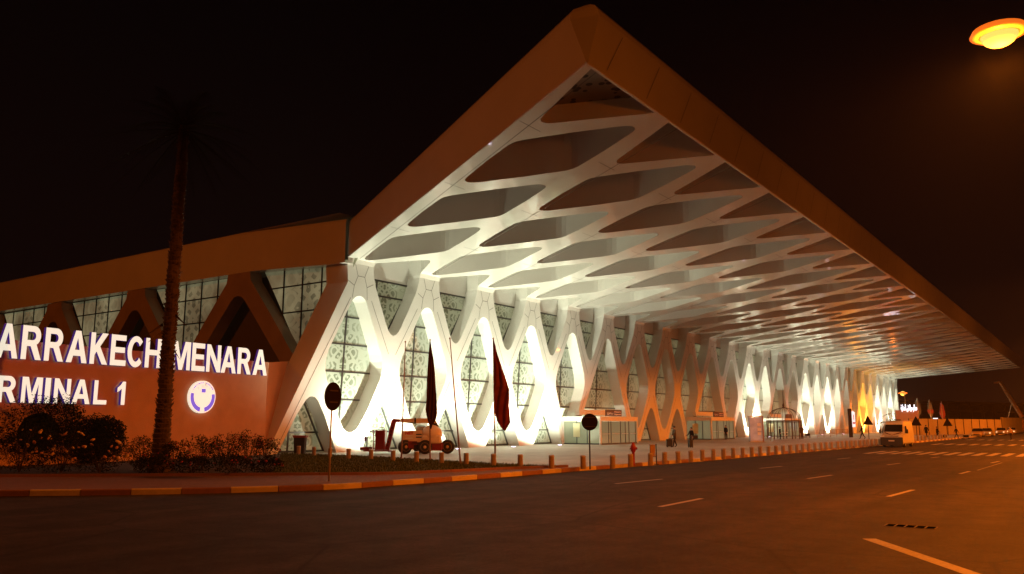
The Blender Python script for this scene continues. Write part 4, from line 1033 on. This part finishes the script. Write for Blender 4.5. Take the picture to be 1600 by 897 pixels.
def car(loc, rz, paint, lab, lit=True):
    t = thing('parked_car', lab, 'car', loc, rz, 'cars waiting in a row by the kerb')
    def s5(w, z0, zb, zt, wt): return [(w*.9, z0), (w, z0+.15), (w*.98, zb), (wt, max(zb+.01, zt-.05)), (wt*.85, max(zb+.02, zt))]
    bm = loft_body([(0, s5(.72, .3, .55, .62, .6)), (-.15, s5(.82, .22, .66, .74, .7)), (-1.15, s5(.86, .2, .86, .94, .76)), (-4.1, s5(.86, .2, .9, 1.0, .76)), (-4.3, s5(.8, .3, .85, .92, .7))]); link('body', bm, paint, t)
    bm = loft_body([(-1.1, [(.72, .85), (.7, .93), (.6, .95)]), (-1.75, [(.74, .85), (.62, 1.36), (.5, 1.42)]), (-3.0, [(.74, .85), (.62, 1.38), (.5, 1.44)]), (-3.75, [(.72, .85), (.6, 1.0), (.5, 1.02)])]); link('cabin_glass', bm, M_GLASSD, t)
    bm = loft_body([(-1.72, [(.60, 1.37), (.5, 1.425)]), (-3.02, [(.61, 1.385), (.5, 1.45)])]); link('roof', bm, paint, t)
    for s_ in (-1, 1): m_ = MB(); m_.box((-.03, s_*.58, .6), (.12, .25, .13), bev=.03); m_.done('headlight', mat('headlight_lit', (.8, .8, .7), .2, emis=(1, .75, .4), estr=(1.6)) if lit else M_HEAD, t)
    m_ = MB(); m_.box((0, 0, .42), (.08, .9, .16)); m_.done('grille', M_PLAS, t)
    wheels(t, [(-.8, .76), (-.8, -.76), (-3.4, .76), (-3.4, -.76)], .3, .2)
M_TAXI = mat('car_ochre', (.45, .30, .10), .3, coat=.4); M_CARG = mat('car_cream', (.50, .42, .28), .3, coat=.4)
car((157.0, 16.9, ZR), pi+.02, M_TAXI, 'ochre car at the front of the waiting row', False)
car((166, 16.4, ZR), pi+.02, M_CARG, 'pale car second in the waiting row')
car((186, 16.0, ZR), pi, M_TAXI, 'ochre car third in the waiting row')
car((204, 15.6, ZR), pi, M_CARG, 'far pale car at the end of the waiting row')

# ================================================================== PEOPLE
M_SKIN = mat('skin', (.42, .25, .17), .6)
def cloth(n, c): return mat('cloth_'+n, c, .95, spec=.08)
def person(loc, rz, lab, top, legs, pose='stand', hair=(.015, .012, .01), hgt=1.75, arm=None, coat=False, phase=1):
    s = hgt/1.75
    J = {}; R_ = {}
    def j(n, p, r): J[n] = Vector(p)*s; R_[n] = r*s
    st = .0 if pose == 'stand' else .30*phase
    j('pel', (0, 0, .95), .135); j('wai', (.0, 0, 1.10), .125); j('che', (.02, 0, 1.30), .16); j('nek', (.01, 0, 1.47), .06); j('hed', (.02, 0, 1.58), .088); j('top', (.03, 0, 1.69), .085)
    E_ = [('pel', 'wai'), ('wai', 'che'), ('che', 'nek'), ('nek', 'hed'), ('hed', 'top')]
    for sd, nm in ((1, 'l'), (-1, 'r')):
        f = st*sd
        j('hip'+nm, (0, .09*sd, .90), .10); j('kne'+nm, (f*.55+.03, .10*sd, .50), .068); j('ank'+nm, (f*1.0-(.06 if f < 0 else 0), .10*sd, .09+(.05 if f < 0 else 0)), .045); j('toe'+nm, (f*1.0+.17-(.04 if f < 0 else 0), .12*sd, .04), .04)
        E_ += [('pel', 'hip'+nm), ('hip'+nm, 'kne'+nm), ('kne'+nm, 'ank'+nm), ('ank'+nm, 'toe'+nm)]
        j('sho'+nm, (.01, .19*sd, 1.40), .068); g = -st*sd*.7
        a = arm.get(nm) if arm else None
        if a: el, wr, hn = a
        else: el, wr, hn = (g*.4-.02, .25*sd, 1.13), (g+.03, .26*sd, .90), (g+.06, .25*sd, .82)
        j('elb'+nm, el, .05); j('wri'+nm, wr, .035); j('han'+nm, hn, .038)
        E_ += [('che', 'sho'+nm), ('sho'+nm, 'elb'+nm), ('elb'+nm, 'wri'+nm), ('wri'+nm, 'han'+nm)]
        d = (Vector(hn)-Vector(wr)).normalized(); sdv = Vector((d.z, 0, -d.x)) if abs(d.z) > .3 else Vector((0, 0, 1))
        for q_, (o_, ln) in enumerate(((-.03, .065), (-.01, .08), (.01, .075), (.03, .06), (-.045, .03))):
            j('f%s%d' % (nm, q_), tuple(Vector(hn)+d*ln+sdv*o_), .009); E_.append(('han'+nm, 'f%s%d' % (nm, q_)))
    names = list(J); me = bpy.data.meshes.new('person'); me.from_pydata([J[n] for n in names], [(names.index(a), names.index(b)) for a, b in E_], []); me.update()
    o = bpy.data.objects.new('person', me); COL.objects.link(o)
    sk = o.modifiers.new('s', 'SKIN'); sv = me.skin_vertices[0].data
    for i, n in enumerate(names): sv[i].radius = (R_[n], R_[n]*(1.15 if n in ('che', 'wai', 'pel') else 1)); sv[i].use_root = (n == 'pel')
    sb = o.modifiers.new('b', 'SUBSURF'); sb.levels = 2; sb.render_levels = 2
    dg = bpy.context.evaluated_depsgraph_get(); dg.update(); m2 = bpy.data.meshes.new_from_object(o.evaluated_get(dg)); o.modifiers.clear(); o.data = m2
    m2.materials.clear()
    for mm in (top, legs, M_SKIN, M_BLACK): m2.materials.append(mm)
    for p in m2.polygons:
        c = p.center/s; p.use_smooth = True
        hand = min((c-Vector(J[h])/s).length for h in ('hanl', 'hanr')) < .11
        p.material_index = 3 if c.z < .10 else 1 if (c.z < .93 and abs(c.y) < .2 and not hand) else 2 if (c.z > 1.475 or hand) else 0
    nose = None
    hm = MB(); hm.sph((.005*s, 0, 1.665*s), .102*s, (1.05, .95, .92), 12)
    for v in hm.bm.verts:
        if v.co.x > .06*s and v.co.z < 1.68*s: v.co.x = .055*s
    hm.done('hair', mat('hair', hair, .8), o, True)
    if coat:
        cm = MB(); cm.lathe([(.20*s, .62*s), (.19*s, .95*s), (.165*s, 1.15*s), (.185*s, 1.32*s), (.13*s, 1.44*s), (.07*s, 1.48*s)], n=14); cm.done('coat', top, o, True)
    # face
    fm = MB(); fm.sph((.113*s, 0, 1.585*s), .02*s, (1, .8, 1.4), 8); fm.sph((.02*s, .088*s, 1.59*s), .022*s, (.7, .4, 1.2), 8); fm.sph((.02*s, -.088*s, 1.59*s), .022*s, (.7, .4, 1.2), 8); fm.done('face_features', M_SKIN, o, True)
    fm = MB(); fm.sph((.10*s, .032*s, 1.615*s), .010*s, n=8); fm.sph((.10*s, -.032*s, 1.615*s), .010*s, n=8); fm.box((.102*s, 0, 1.535*s), (.012*s, .045*s, .008*s)); fm.done('eyes', M_BLACK, o)
    o.location = loc; o.rotation_euler = (0, 0, rz); tag(o, lab, 'person'); return o
def suitcase(loc, rz, w_, d, hh, m, lab, tilt=0):
    t = thing('suitcase', lab, 'suitcase', loc, rz); t.rotation_euler = (0, tilt, rz)
    m_ = MB(); m_.box((0, 0, hh/2+.06), (d, w_, hh), bev=.05); m_.done('shell', m, t)
    m_ = MB(); m_.loop([(-d/2+.03, -w_*.3, hh), (-d/2+.03, -w_*.3, hh+.4), (-d/2+.03, w_*.3, hh+.4), (-d/2+.03, w_*.3, hh)], .015, n=6); m_.done('handle', M_STEEL, t)
    m_ = MB()
    for a in (-1, 1):
        for b_ in (-1, 1): m_.tube((a*d*.35, b_*w_*.38-.02, .04), (a*d*.35, b_*w_*.38+.02, .04), .04, n=8)
    m_.done('wheels', M_TYRE, t)
RIGHT = LR; LEFT = LR+pi
cb = cloth('black', (.012, .012, .014)); cg = cloth('grey_brown', (.10, .08, .06)); cn = cloth('navy', (.015, .018, .03)); cr_ = cloth('ochre', (.55, .36, .12)); cd_ = cloth('dark_brown', (.04, .03, .025))
P = G(1054.5, 698.8, 0); person(P, LEFT+.3, 'person in a grey-brown jacket wheeling a suitcase ahead, left of the other traveller', cg, cd_, 'walk', hgt=1.78, arm={'l': ((.1, .24, 1.14), (.34, .24, .98), (.42, .22, .94))}, phase=.6)
P = G(1046, 698.9, 0); suitcase(P, LEFT, .42, .5, .62, M_BLACK, 'large black suitcase pushed ahead by the traveller in grey-brown')
P = G(1081, 698.5, 0); person(P, LEFT+.5, 'person with long dark hair and black coat, holding a bag, right of the other traveller', cb, cb, 'stand', hgt=1.68, coat=True, arm={'r': ((.1, -.28, 1.12), (.2, -.42, 1.0), (.24, -.48, .96))})
P = G(1079, 699.5, 0); suitcase(P, LEFT+.2, .42, .32, .58, M_BLACK, 'black upright suitcase at the feet of the long-haired traveller')
Pq = G(1087, 698.6, 0); t = thing('handbag', 'dark handbag held out by the long-haired traveller', 'bag', (Pq.x, Pq.y, .72), RIGHT)
m_ = MB(); m_.box((0, 0, .14), (.42, .2, .28), bev=.05); m_.done('pouch', M_BLACK, t)
m_ = MB(); m_.loop([(-.14, 0, .26), (-.1, 0, .42), (.1, 0, .42), (.14, 0, .26)], .012, n=6); m_.done('strap', M_BLACK, t)
person((101.6, 38.6, 0), LEFT+.6, 'person in dark clothes standing at the second glass entrance', cn, cd_, 'stand', hgt=1.78)
P = G(1252.5, 684, 0); person(P, RIGHT+.4, 'person in dark clothes behind a trolley right of the domed pavilion', cb, cb, 'stand', hgt=1.78, coat=True, arm={'l': ((.2, .24, 1.2), (.42, .2, 1.05), (.5, .18, 1.02)), 'r': ((.2, -.24, 1.2), (.42, -.2, 1.05), (.5, -.18, 1.02))})
def trolley(loc, rz, lab, load=True):
    t = thing('luggage_trolley', lab, 'luggage trolley', loc, rz)
    m_ = MB(); m_.box((.45, 0, .22), (.9, .5, .04)); m_.loop([(0, -.25, .22), (-.1, -.25, 1.0), (-.1, .25, 1.0), (0, .25, .22)], .02, n=6); m_.done('frame', M_STEEL, t)
    m_ = MB()
    for x, y in ((.05, -.22), (.05, .22), (.85, 0)): m_.tube((x, y-.03, .09), (x, y+.03, .09), .09, n=10)
    m_.done('wheels', M_TYRE, t)
    if load: m_ = MB(); m_.box((.45, 0, .42), (.62, .46, .34), bev=.04); o = m_.done('travel_bag', cb, None); o.location = Vector(loc); o.rotation_euler = (0, 0, rz); tag(o, 'dark travel bag lying on the '+lab.replace('luggage ', ''), 'bag')
P = G(1257.5, 683.8, 0); trolley(P, RIGHT+.3, 'luggage trolley pushed right of the domed pavilion')
person((106.9, 33.5, 0), RIGHT, 'person in black at the left side of the domed pavilion', cb, cb, 'stand', hgt=1.62)
P = G(1348, 686, 0); person(P, LEFT, 'person in black striding left with an arm raised, beside the triangular sign', cb, cb, 'walk', hgt=1.78, arm={'l': ((.12, .3, 1.55), (.2, .28, 1.82), (.2, .26, 1.92))}, phase=1.15)
P = G(1448, 683.3, 0); person(P, RIGHT+.5, 'person in a long dark coat walking right of the van', cb, cb, 'walk', hgt=1.82, coat=True, phase=.8)
P = G(1465, 685.8, ZR); person(P, RIGHT, 'person in black leaning over a luggage trolley on the crossing', cb, cb, 'walk', hgt=1.75, phase=.9, arm={'l': ((.2, .24, 1.2), (.45, .2, 1.08), (.52, .18, 1.05))})
P = G(1470, 686.2, ZR); trolley(P, RIGHT, 'low luggage trolley pushed along the crossing')
P = G(1495, 686, ZR); person(P, RIGHT, 'person in dark clothes striding towards the waiting cars', cb, cd_, 'walk', hgt=1.75, phase=1.1)
P = G(1504.5, 686.4, ZR); trolley(P, RIGHT, 'low luggage trolley pulled beside the waiting cars')
P = G(1580, 688, ZR); person(P, LEFT+.4, 'person in a light ochre shirt crossing the road at the far right', cr_, cd_, 'walk', hgt=1.78, phase=.7)

# ================================================================== FAR BACKGROUND
M_HOARD = mat('hoarding_cream', (.42, .34, .24), .7, var=.1, vscale=.4)
def hoarding(pa, pb, hgt, lab, n=8):
    a, b = G(*pa, 0), G(*pb, 0); L_ = (b-a).length; t = thing('hoarding', lab, 'fence', a, atan2(b.y-a.y, b.x-a.x))
    m_ = MB(); m_.box((L_/2, 0, hgt/2), (L_, .1, hgt)); m_.done('panels', M_HOARD, t)
    m_ = MB()
    for i in range(n+1): m_.box((L_*i/n, -.09, hgt/2), (.12, .08, hgt+.1))
    m_.done('posts', M_SPOSTD, t)
hoarding((1421, 680), (1566, 677.3), 2.9, 'long cream site hoarding behind the waiting cars', 11)
hoarding((1566, 676.8), (1690, 671.5), 3.4, 'bright cream hoarding at the far right under the crane', 5)
t = thing('unfinished_building', 'dark unfinished concrete building beyond the hoarding', 'building', (285, 62, 0), -.35)
m_ = MB()
for z in (3.2, 6.4, 9.2): m_.box((60, 0, z), (190, 24, .5))
m_.done('floor_slab', mat('dark_concrete', (.10, .085, .075), .9, var=.2, vscale=.2), t)
for i in range(24): m_ = MB(); m_.box((-34+i*8, -11, 4.6), (.6, .6, 9)); m_.done('column', mat('dark_concrete', (.1, .1, .1)), t)
m_ = MB(); m_.box((60, 3, 4.5), (186, 12, 8.4)); m_.done('core_wall', mat('core_dark', (.03, .026, .024), .9, var=.3, vscale=.1), t)
# crane
Bc = Vector((240, 24, 0)); n2 = Vector((-1, -.1, 0)).normalized(); ca = onP(1562.5, 597, Bc, n2); cb_ = onP(1597, 652, Bc, n2); t = thing('mobile_crane', 'slanting orange crane boom rising behind the bright hoarding', 'crane', Bc)
m_ = MB(); dcr = (ca-Bc)-(cb_-Bc); m_.tube(cb_-Bc, ca-Bc, .55, .38, 8); m_.done('boom', mat('crane_orange', (.28, .11, .03), .5), t)
m_ = MB(); m_.tube(ca-Bc, ca-Bc+Vector((0, 1.4, -.25)), .25, .2, 6); m_.done('boom_head', mat('crane_orange', (.5, .17, .04)), t)
m_ = MB(); m_.tube((ca-Bc).lerp(cb_-Bc, .55), cb_-Bc+Vector((0, 3.2, -1.0)), .12, n=6); m_.done('cylinder', M_STEEL, t)
m_ = MB(); m_.box((0, (cb_-Bc).y, 1.2), (7, 2.6, 1.6), bev=.1); m_.box((-2.2, (cb_-Bc).y, 2.4), (2, 2.4, 1.2), bev=.1); m_.done('carrier', mat('crane_orange', (.5, .17, .04)), t)
# red wall with lit Arabic lettering
Pw = Vector((178, 36.5, 0)); nW = Vector((-cos(YAW), -sin(YAW), 0)).normalized(); A_ = onP(1401, 660, Pw, nW); C_ = onP(1436, 660, Pw, nW); zt = onP(1418, 641, Pw, nW).z; zb_ = 0
t = thing('arabic_sign', 'lit white Arabic lettering on a red wall past the far corner', 'sign', (A_.x, A_.y, 0), LR); Lw = (Vector((C_.x, C_.y, 0))-Vector((A_.x, A_.y, 0))).length
m_ = MB(); m_.box((Lw/2, .2, zt/2), (Lw, .4, zt)); m_.done('wall', M_WALL, t)
M_NEON = mat('neon_white', (.8, .8, .9), .4, emis=(.9, .92, 1), estr=2.2)
sx0 = (1409-1401)/35*Lw; sx1 = (1434-1401)/35*Lw
ar = text_mesh('\ufe93\u062d', .05, .02)  # probe
bpy.data.objects.remove(ar)
glyph = 'ﺓﺭﺎﻨﳌﺍ ﺶﻛﺍﺮﻣ ﺭﺎﻄﻣ'.replace('\ufccc', '\ufee4\ufedf')
text_mesh('ﺓﺭﺎﻨﻤﻟﺍ ﺶﻛﺍﺮﻣ ﺭﺎﻄﻣ', .1, .008, t, 'lettering', M_NEON, (sx0, sx1, zt-.35, zt+1.15), Matrix.Translation((0, -.1, 0)) @ Matrix.Rotation(pi/2, 4, 'X'))
# lit kiosk and lit panels
P = G(1463.5, 678.5, 0); t = thing('lit_kiosk', 'small kiosk glowing white behind the walking people', 'kiosk', P, LR)
m_ = MB(); m_.box((0, .5, 1.35), (1.2, 1, 2.3)); m_.done('body', M_STEEL, t)
m_ = MB(); m_.box((-.42, -.03, 2.0), (.28, .05, 1.3)); m_.box((.42, -.03, 2.0), (.28, .05, 1.3)); m_.box((0, -.03, 2.95), (.95, .05, .3)); m_.done('lit_panel', mat('kiosk_glow', (.8, .9, .9), .4, emis=(.8, .95, 1), estr=1.6), t)
m_ = MB(); m_.box((0, -.02, 2.05), (.5, .04, 1.1)); m_.done('screen', mat('kiosk_screen', (.3, .4, .5), .3, emis=(.35, .5, .6), estr=.5), t)
P = G(1429.5, 679, 0); t = thing('light_box', 'narrow white lit panel beside the rear of the van', 'light box', P, LR)
m_ = MB(); m_.box((0, .1, 1.1), (.7, .2, 2.2)); m_.done('case', M_STEEL, t)
m_ = MB(); m_.box((0, -.02, 1.4), (.6, .03, 1.4)); m_.done('face', mat('lit_white', (.8, .8, .8)), t)
# three limp far flags on poles
for i, (px, pt, c1) in enumerate([(1437.5, 622, 'pale'), (1456.5, 624, 'white and red'), (1475, 627, 'red')]):
    P = Vector(G(px, 679, 0)); P = P*1.25; P.z = 0; nn = Vector((-P.x, -P.y, 0)).normalized(); tp = onP(px, pt, P, nn)
    t = thing('far_flagpole', 'distant flagpole with a limp %s flag above the hoarding' % c1, 'flagpole', P, LR, 'distant flagpoles')
    m_ = MB(); m_.tube((0, 0, 0), (0, 0, tp.z), .07, .05, 6); m_.done('pole', M_STEEL, t)
    m_ = MB(); H_ = tp.z
    m_.prism([(0, 0, H_-.1), (.5, 0, H_-1.2), (.75, 0, H_-3.2), (.2, 0, H_-4.4), (-.5, 0, H_-3.0), (-.3, 0, H_-1.0)], (0, .25, 0)); f_ = m_.done('far_flag', mat('cloth_white', (.13, .12, .10), .9) if i == 0 else mat('cloth_red', (.12, .012, .01), .9) if i == 2 else mat('cloth_white', (.3, .28, .25)), None); f_.location = P; f_.rotation_euler = (0, 0, LR); tag(f_, 'limp %s flag on a distant pole above the hoarding' % c1, 'flag')
    if i == 1: m_ = MB(); m_.prism([(-.6, -.03, H_-2.4), (.8, -.03, H_-2.4), (.7, -.03, H_-3.3), (-.45, -.03, H_-3.2)], (0, .3, 0)); m_.done('red_band', mat('cloth_red', (.3, .03, .02)), f_)

# ================================================================== PLANTS
M_LEAF = mat('leaf_dark', (.008, .014, .005), .85, spec=.12); M_LEAF2 = mat('leaf_shrub', (.011, .015, .005), .85, spec=.12); M_STEM = mat('stem_brown', (.07, .045, .03), .9)
M_RP = mat('rose_pink', (.62, .30, .22), .7); M_RY = mat('rose_yellow', (.68, .46, .20), .7); M_RR = mat('rose_red', (.22, .02, .02), .8)
def leafball(mb, c, r, n, ls, rough=.25, seed=0, squash=1):
    rnd = random.Random(seed)
    for i in range(n):
        v = Vector((rnd.gauss(0, 1), rnd.gauss(0, 1), rnd.gauss(0, 1))).normalized()
        k = (.45+.55*rnd.random()**.4)*(1+rough*noise.noise(v*2.3+Vector((seed, 0, 0))))
        p = Vector(c)+Vector((v.x*r[0]*k, v.y*r[1]*k, v.z*r[2]*k))
        if p.z < .03: continue
        a = Vector((rnd.uniform(-1, 1), rnd.uniform(-1, 1), rnd.uniform(-.6, 1))).normalized()*ls*rnd.uniform(.7, 1.4); b = a.cross(Vector((rnd.uniform(-1, 1), rnd.uniform(-1, 1), rnd.uniform(-1, 1)))).normalized()*ls*.42
        mb.poly([p-a*.5, p+b*.5, p+a*.5, p-b*.5])
def px_r(px, py, base): # height above ground for pixel above base point
    n2 = Vector((-base.x, -base.y, 0)).normalized(); return onP(px, py, base, n2)
def hedge(px, py, topy, wpx, lab, n, seed, group='dark clipped bushes left of the palm'):
    b = G(px, py, 0); k = (py-661.5)/1.98; Hh = (py-topy)/k; r = wpx/2/k
    t = thing('bush', lab, 'bush', b, 0, group); m_ = MB()
    leafball(m_, (0, 0, Hh*.5), (r, r*.8, Hh*.52), n, .13, .30, seed); leafball(m_, (r*.3, -.1, Hh*.62), (r*.6, r*.6, Hh*.38), n//2, .13, .3, seed+3)
    m_.done('foliage', M_LEAF, t, norm=False)
    m_ = MB(); m_.sph((0, 0, Hh*.44), 1, (r*.5, r*.42, Hh*.33), 10); m_.done('inner_foliage', M_LEAF, t)
    m_ = MB()
    for i in range(5): m_.tube((0, 0, 0), (random.uniform(-.4, .4)*r, random.uniform(-.3, .3)*r, Hh*.6), .035, .015, 6)
    m_.done('stem', M_STEM, t)
hedge(45, 727, 614, 165, 'largest dark bush hiding the foot of the lower letters', 9000, 11)
hedge(150, 724, 650, 90, 'rounder dark bush left of the palm trunk', 4500, 12)
hedge(-60, 730, 640, 150, 'dark bush cut by the left edge of the photo', 3000, 13)
for i, (px, py, ty, wd) in enumerate([(10, 716, 676, 70), (60, 716, 680, 70), (120, 716, 676, 70), (178, 716, 680, 60), (228, 714, 684, 60), (285, 712, 684, 60), (340, 710, 684, 60), (392, 707, 683, 50)]):  # clumps added to cover the bright strip at the wall foot
    hedge(px, py, ty, wd, 'low dark clump added to darken the foot of the sign wall, %s from the left' % ORD[i], 1500, 50+i, 'low clumps added to darken the wall foot')
def rose(px, py, topy, wpx, lab, blooms, seed, nleaf=1500, bl=(M_RP, M_RY), leaf=None, bs=.055):
    b = G(px, py, 0); k = (py-661.5)/1.98; Hh = (py-topy)/k; r = wpx/2/k; rnd = random.Random(seed)
    t = thing('rose_bush', lab, 'rose bush', b, 0, 'rose bushes in the planting bed')
    m_ = MB(); tips = []
    for i in range(13):
        a = rnd.uniform(0, 2*pi); e1 = Vector((cos(a)*r*rnd.uniform(.3, .95), sin(a)*r*.8*rnd.uniform(.3, .95), Hh*rnd.uniform(.6, 1))); md = e1*.5+Vector((0, 0, Hh*.12))
        m_.tube((0, 0, 0), md, .014, .01, 5); m_.tube(md, e1, .01, .006, 5); tips.append(e1)
    m_.done('stem', M_STEM, t)
    m_ = MB()
    for tp in tips:
        leafball(m_, tp*.9, (r*.28, r*.28, Hh*.16), nleaf//30, .085, .3, seed+int(tp.x*10))
    leafball(m_, (0, 0, Hh*.42), (r*.95, r*.8, Hh*.42), nleaf//2, .09, .3, seed)
    m_.done('foliage', leaf or M_LEAF2, t, norm=False)
    for i in range(blooms):
        a = rnd.uniform(0, 2*pi); el = rnd.uniform(-.1, 1.15); p = Vector((cos(a)*cos(el)*r, -abs(sin(a))*cos(el)*r*.85 if i % 5 else sin(a)*r*.5, Hh*.45+sin(el)*Hh*.5))
        q2 = MB(); rs = bs*rnd.uniform(.6, 1.15)
        for jn in range(3): q2.lathe([(rs*.3, -rs*.4), (rs*(1-jn*.28), -rs*.05), (rs*(1.05-jn*.3), rs*(.35+jn*.12)), (rs*(.8-jn*.28), rs*(.55+jn*.1))], n=7)
        o = q2.done('bloom', bl[rnd.randrange(len(bl))], t, True); o.location = p; o.rotation_euler = (rnd.uniform(.2, 1.2), rnd.uniform(-.5, .5), a)
rose(30, 739, 664, 95, 'leafy rose bush with many pale blooms at the far left', 22, 21, 2600, bs=.07)
rose(95, 740, 668, 90, 'rose bush dense with pink and yellow blooms before the dark bushes', 24, 22, 2600, bs=.07)
rose(155, 740, 682, 80, 'rose bush with the largest yellow blooms left of the palm', 17, 23, 2200, bs=.085)
rose(222, 733, 682, 60, 'sparse rose bush with a few pale blooms at the palm foot', 8, 24, 1600, bs=.06)
spec = [(270, 738, 688, 62), (315, 735, 680, 62), (352, 730, 676, 52), (385, 728, 672, 50), (415, 724, 680, 46), (300, 742, 706, 70), (365, 742, 708, 72), (415, 741, 712, 58), (236, 742, 704, 66)]
for i, (px, py, ty, wd) in enumerate(spec):
    rose(px, py, ty, wd, 'low rose shrub with dark red flowers %s' % ['just right of the palm', 'under the round emblem', 'right of the emblem, in the rear row', 'under the last letter, in the rear row', 'at the end of the sign wall', 'in the front row below the emblem', 'in the front row, centre', 'in the front row beside the lawn', 'in the front row at the palm foot'][i], 9, 30+i, 1500, (M_RR,), bs=.05)
# palm
b = G(249, 738.5, 0); t = thing('palm_tree', 'tall date palm with a rough trunk in front of the sign wall', 'palm tree', b)
HP = 14.6; m_ = MB(); prof = []
rnd = random.Random(5); zz = 0; r0 = .40
while zz < HP:
    f = zz/HP; r = (.315-.10*f+.14*math.exp(-zz*1.3)); prof += [(r*.9, zz), (r*1.03, zz+.13), (r*1.06, zz+.16)]; zz += .2
m_.lathe(prof, n=16)
for v in m_.bm.verts:
    nz = noise.noise(v.co*3)*.05; v.co.x += nz+.0; v.co.y += noise.noise(v.co*3+Vector((9, 0, 0)))*.05; v.co.x += .012*v.co.z*.35
for i in range(620):
    z = rnd.uniform(.3, HP); a = rnd.uniform(0, 2*pi); f = z/HP; r = .30-.10*f+.14*math.exp(-z*1.3); c_ = Vector((cos(a)*r+.0042*z, sin(a)*r, z)); o_ = Vector((cos(a), sin(a), 0)); s_ = Vector((-sin(a), cos(a), 0)); ln = rnd.uniform(.06, .14)
    m_.prism([c_-s_*.07-o_*.03, c_+s_*.07-o_*.03, c_+o_*ln*.55+Vector((0, 0, ln))], tuple(o_*.03))
m_.done('trunk', mat('palm_bark', (.07, .045, .03), .9, var=.3, vscale=5, bump=.5), t)
for i in range(4): m_ = MB(); a = [2.6, 3.1, .4, 5.0][i]; z = [6.0, 5.7, 5.1, 6.4][i]; m_.prism([(cos(a)*.25, sin(a)*.25, z), (cos(a)*.28, sin(a)*.28, z+.12), (cos(a)*.9, sin(a)*.9, z-.45)], (.03, .03, 0)); m_.done('dead_frond', M_STEM, t)
for i in range(46):
    a = i*2.399; up = 1.25-(i/46)*2.1; L_ = rnd.uniform(3.0, 3.9); m_ = MB(); prev = None; top = Vector((.06, 0, HP))
    d0 = Vector((cos(a)*cos(up), sin(a)*cos(up), sin(up)))
    for k in range(17):
        s_ = k/16; p = top+d0*L_*s_+Vector((0, 0, -1.5*s_*s_*(1.2 if up > 0 else .5)))
        if prev is not None:
            t_ = (p-prev).normalized(); sd = t_.cross(Vector((0, 0, 1))).normalized()
            m_.tube(prev, p, .025*(1.1-s_), .025*(1.05-s_), 4, False)
            for sg in (-1, 1):
                for e_ in (0, .5):
                    q0 = prev.lerp(p, e_); ll = (.62*sin(pi*min(1, s_*.9+.12))+.08)
                    q1 = q0+(sd*sg*.8+t_*.55+Vector((0, 0, -.25))).normalized()*ll
                    m_.poly([q0-t_*.02, q0+t_*.02, q1])
        prev = p
    m_.done('frond', M_LEAF2, t, norm=False)

# haze volume added to imitate the glow around the lamps
hm_ = bpy.data.materials.new('glow_haze'); hm_.use_nodes = True; ht = hm_.node_tree; ht.nodes.clear()
ho = ht.nodes.new('ShaderNodeOutputMaterial'); hv = ht.nodes.new('ShaderNodeVolumePrincipled'); hv.inputs['Color'].default_value = (.9, .9, .9, 1); hv.inputs['Density'].default_value = HAZE
ht.links.new(hv.outputs[0], ho.inputs['Volume'])
if HAZE: m_ = MB(); m_.box((150, 50, 24.5), (700, 420, 52)); tag(m_.done('haze', hm_), kind='stuff')
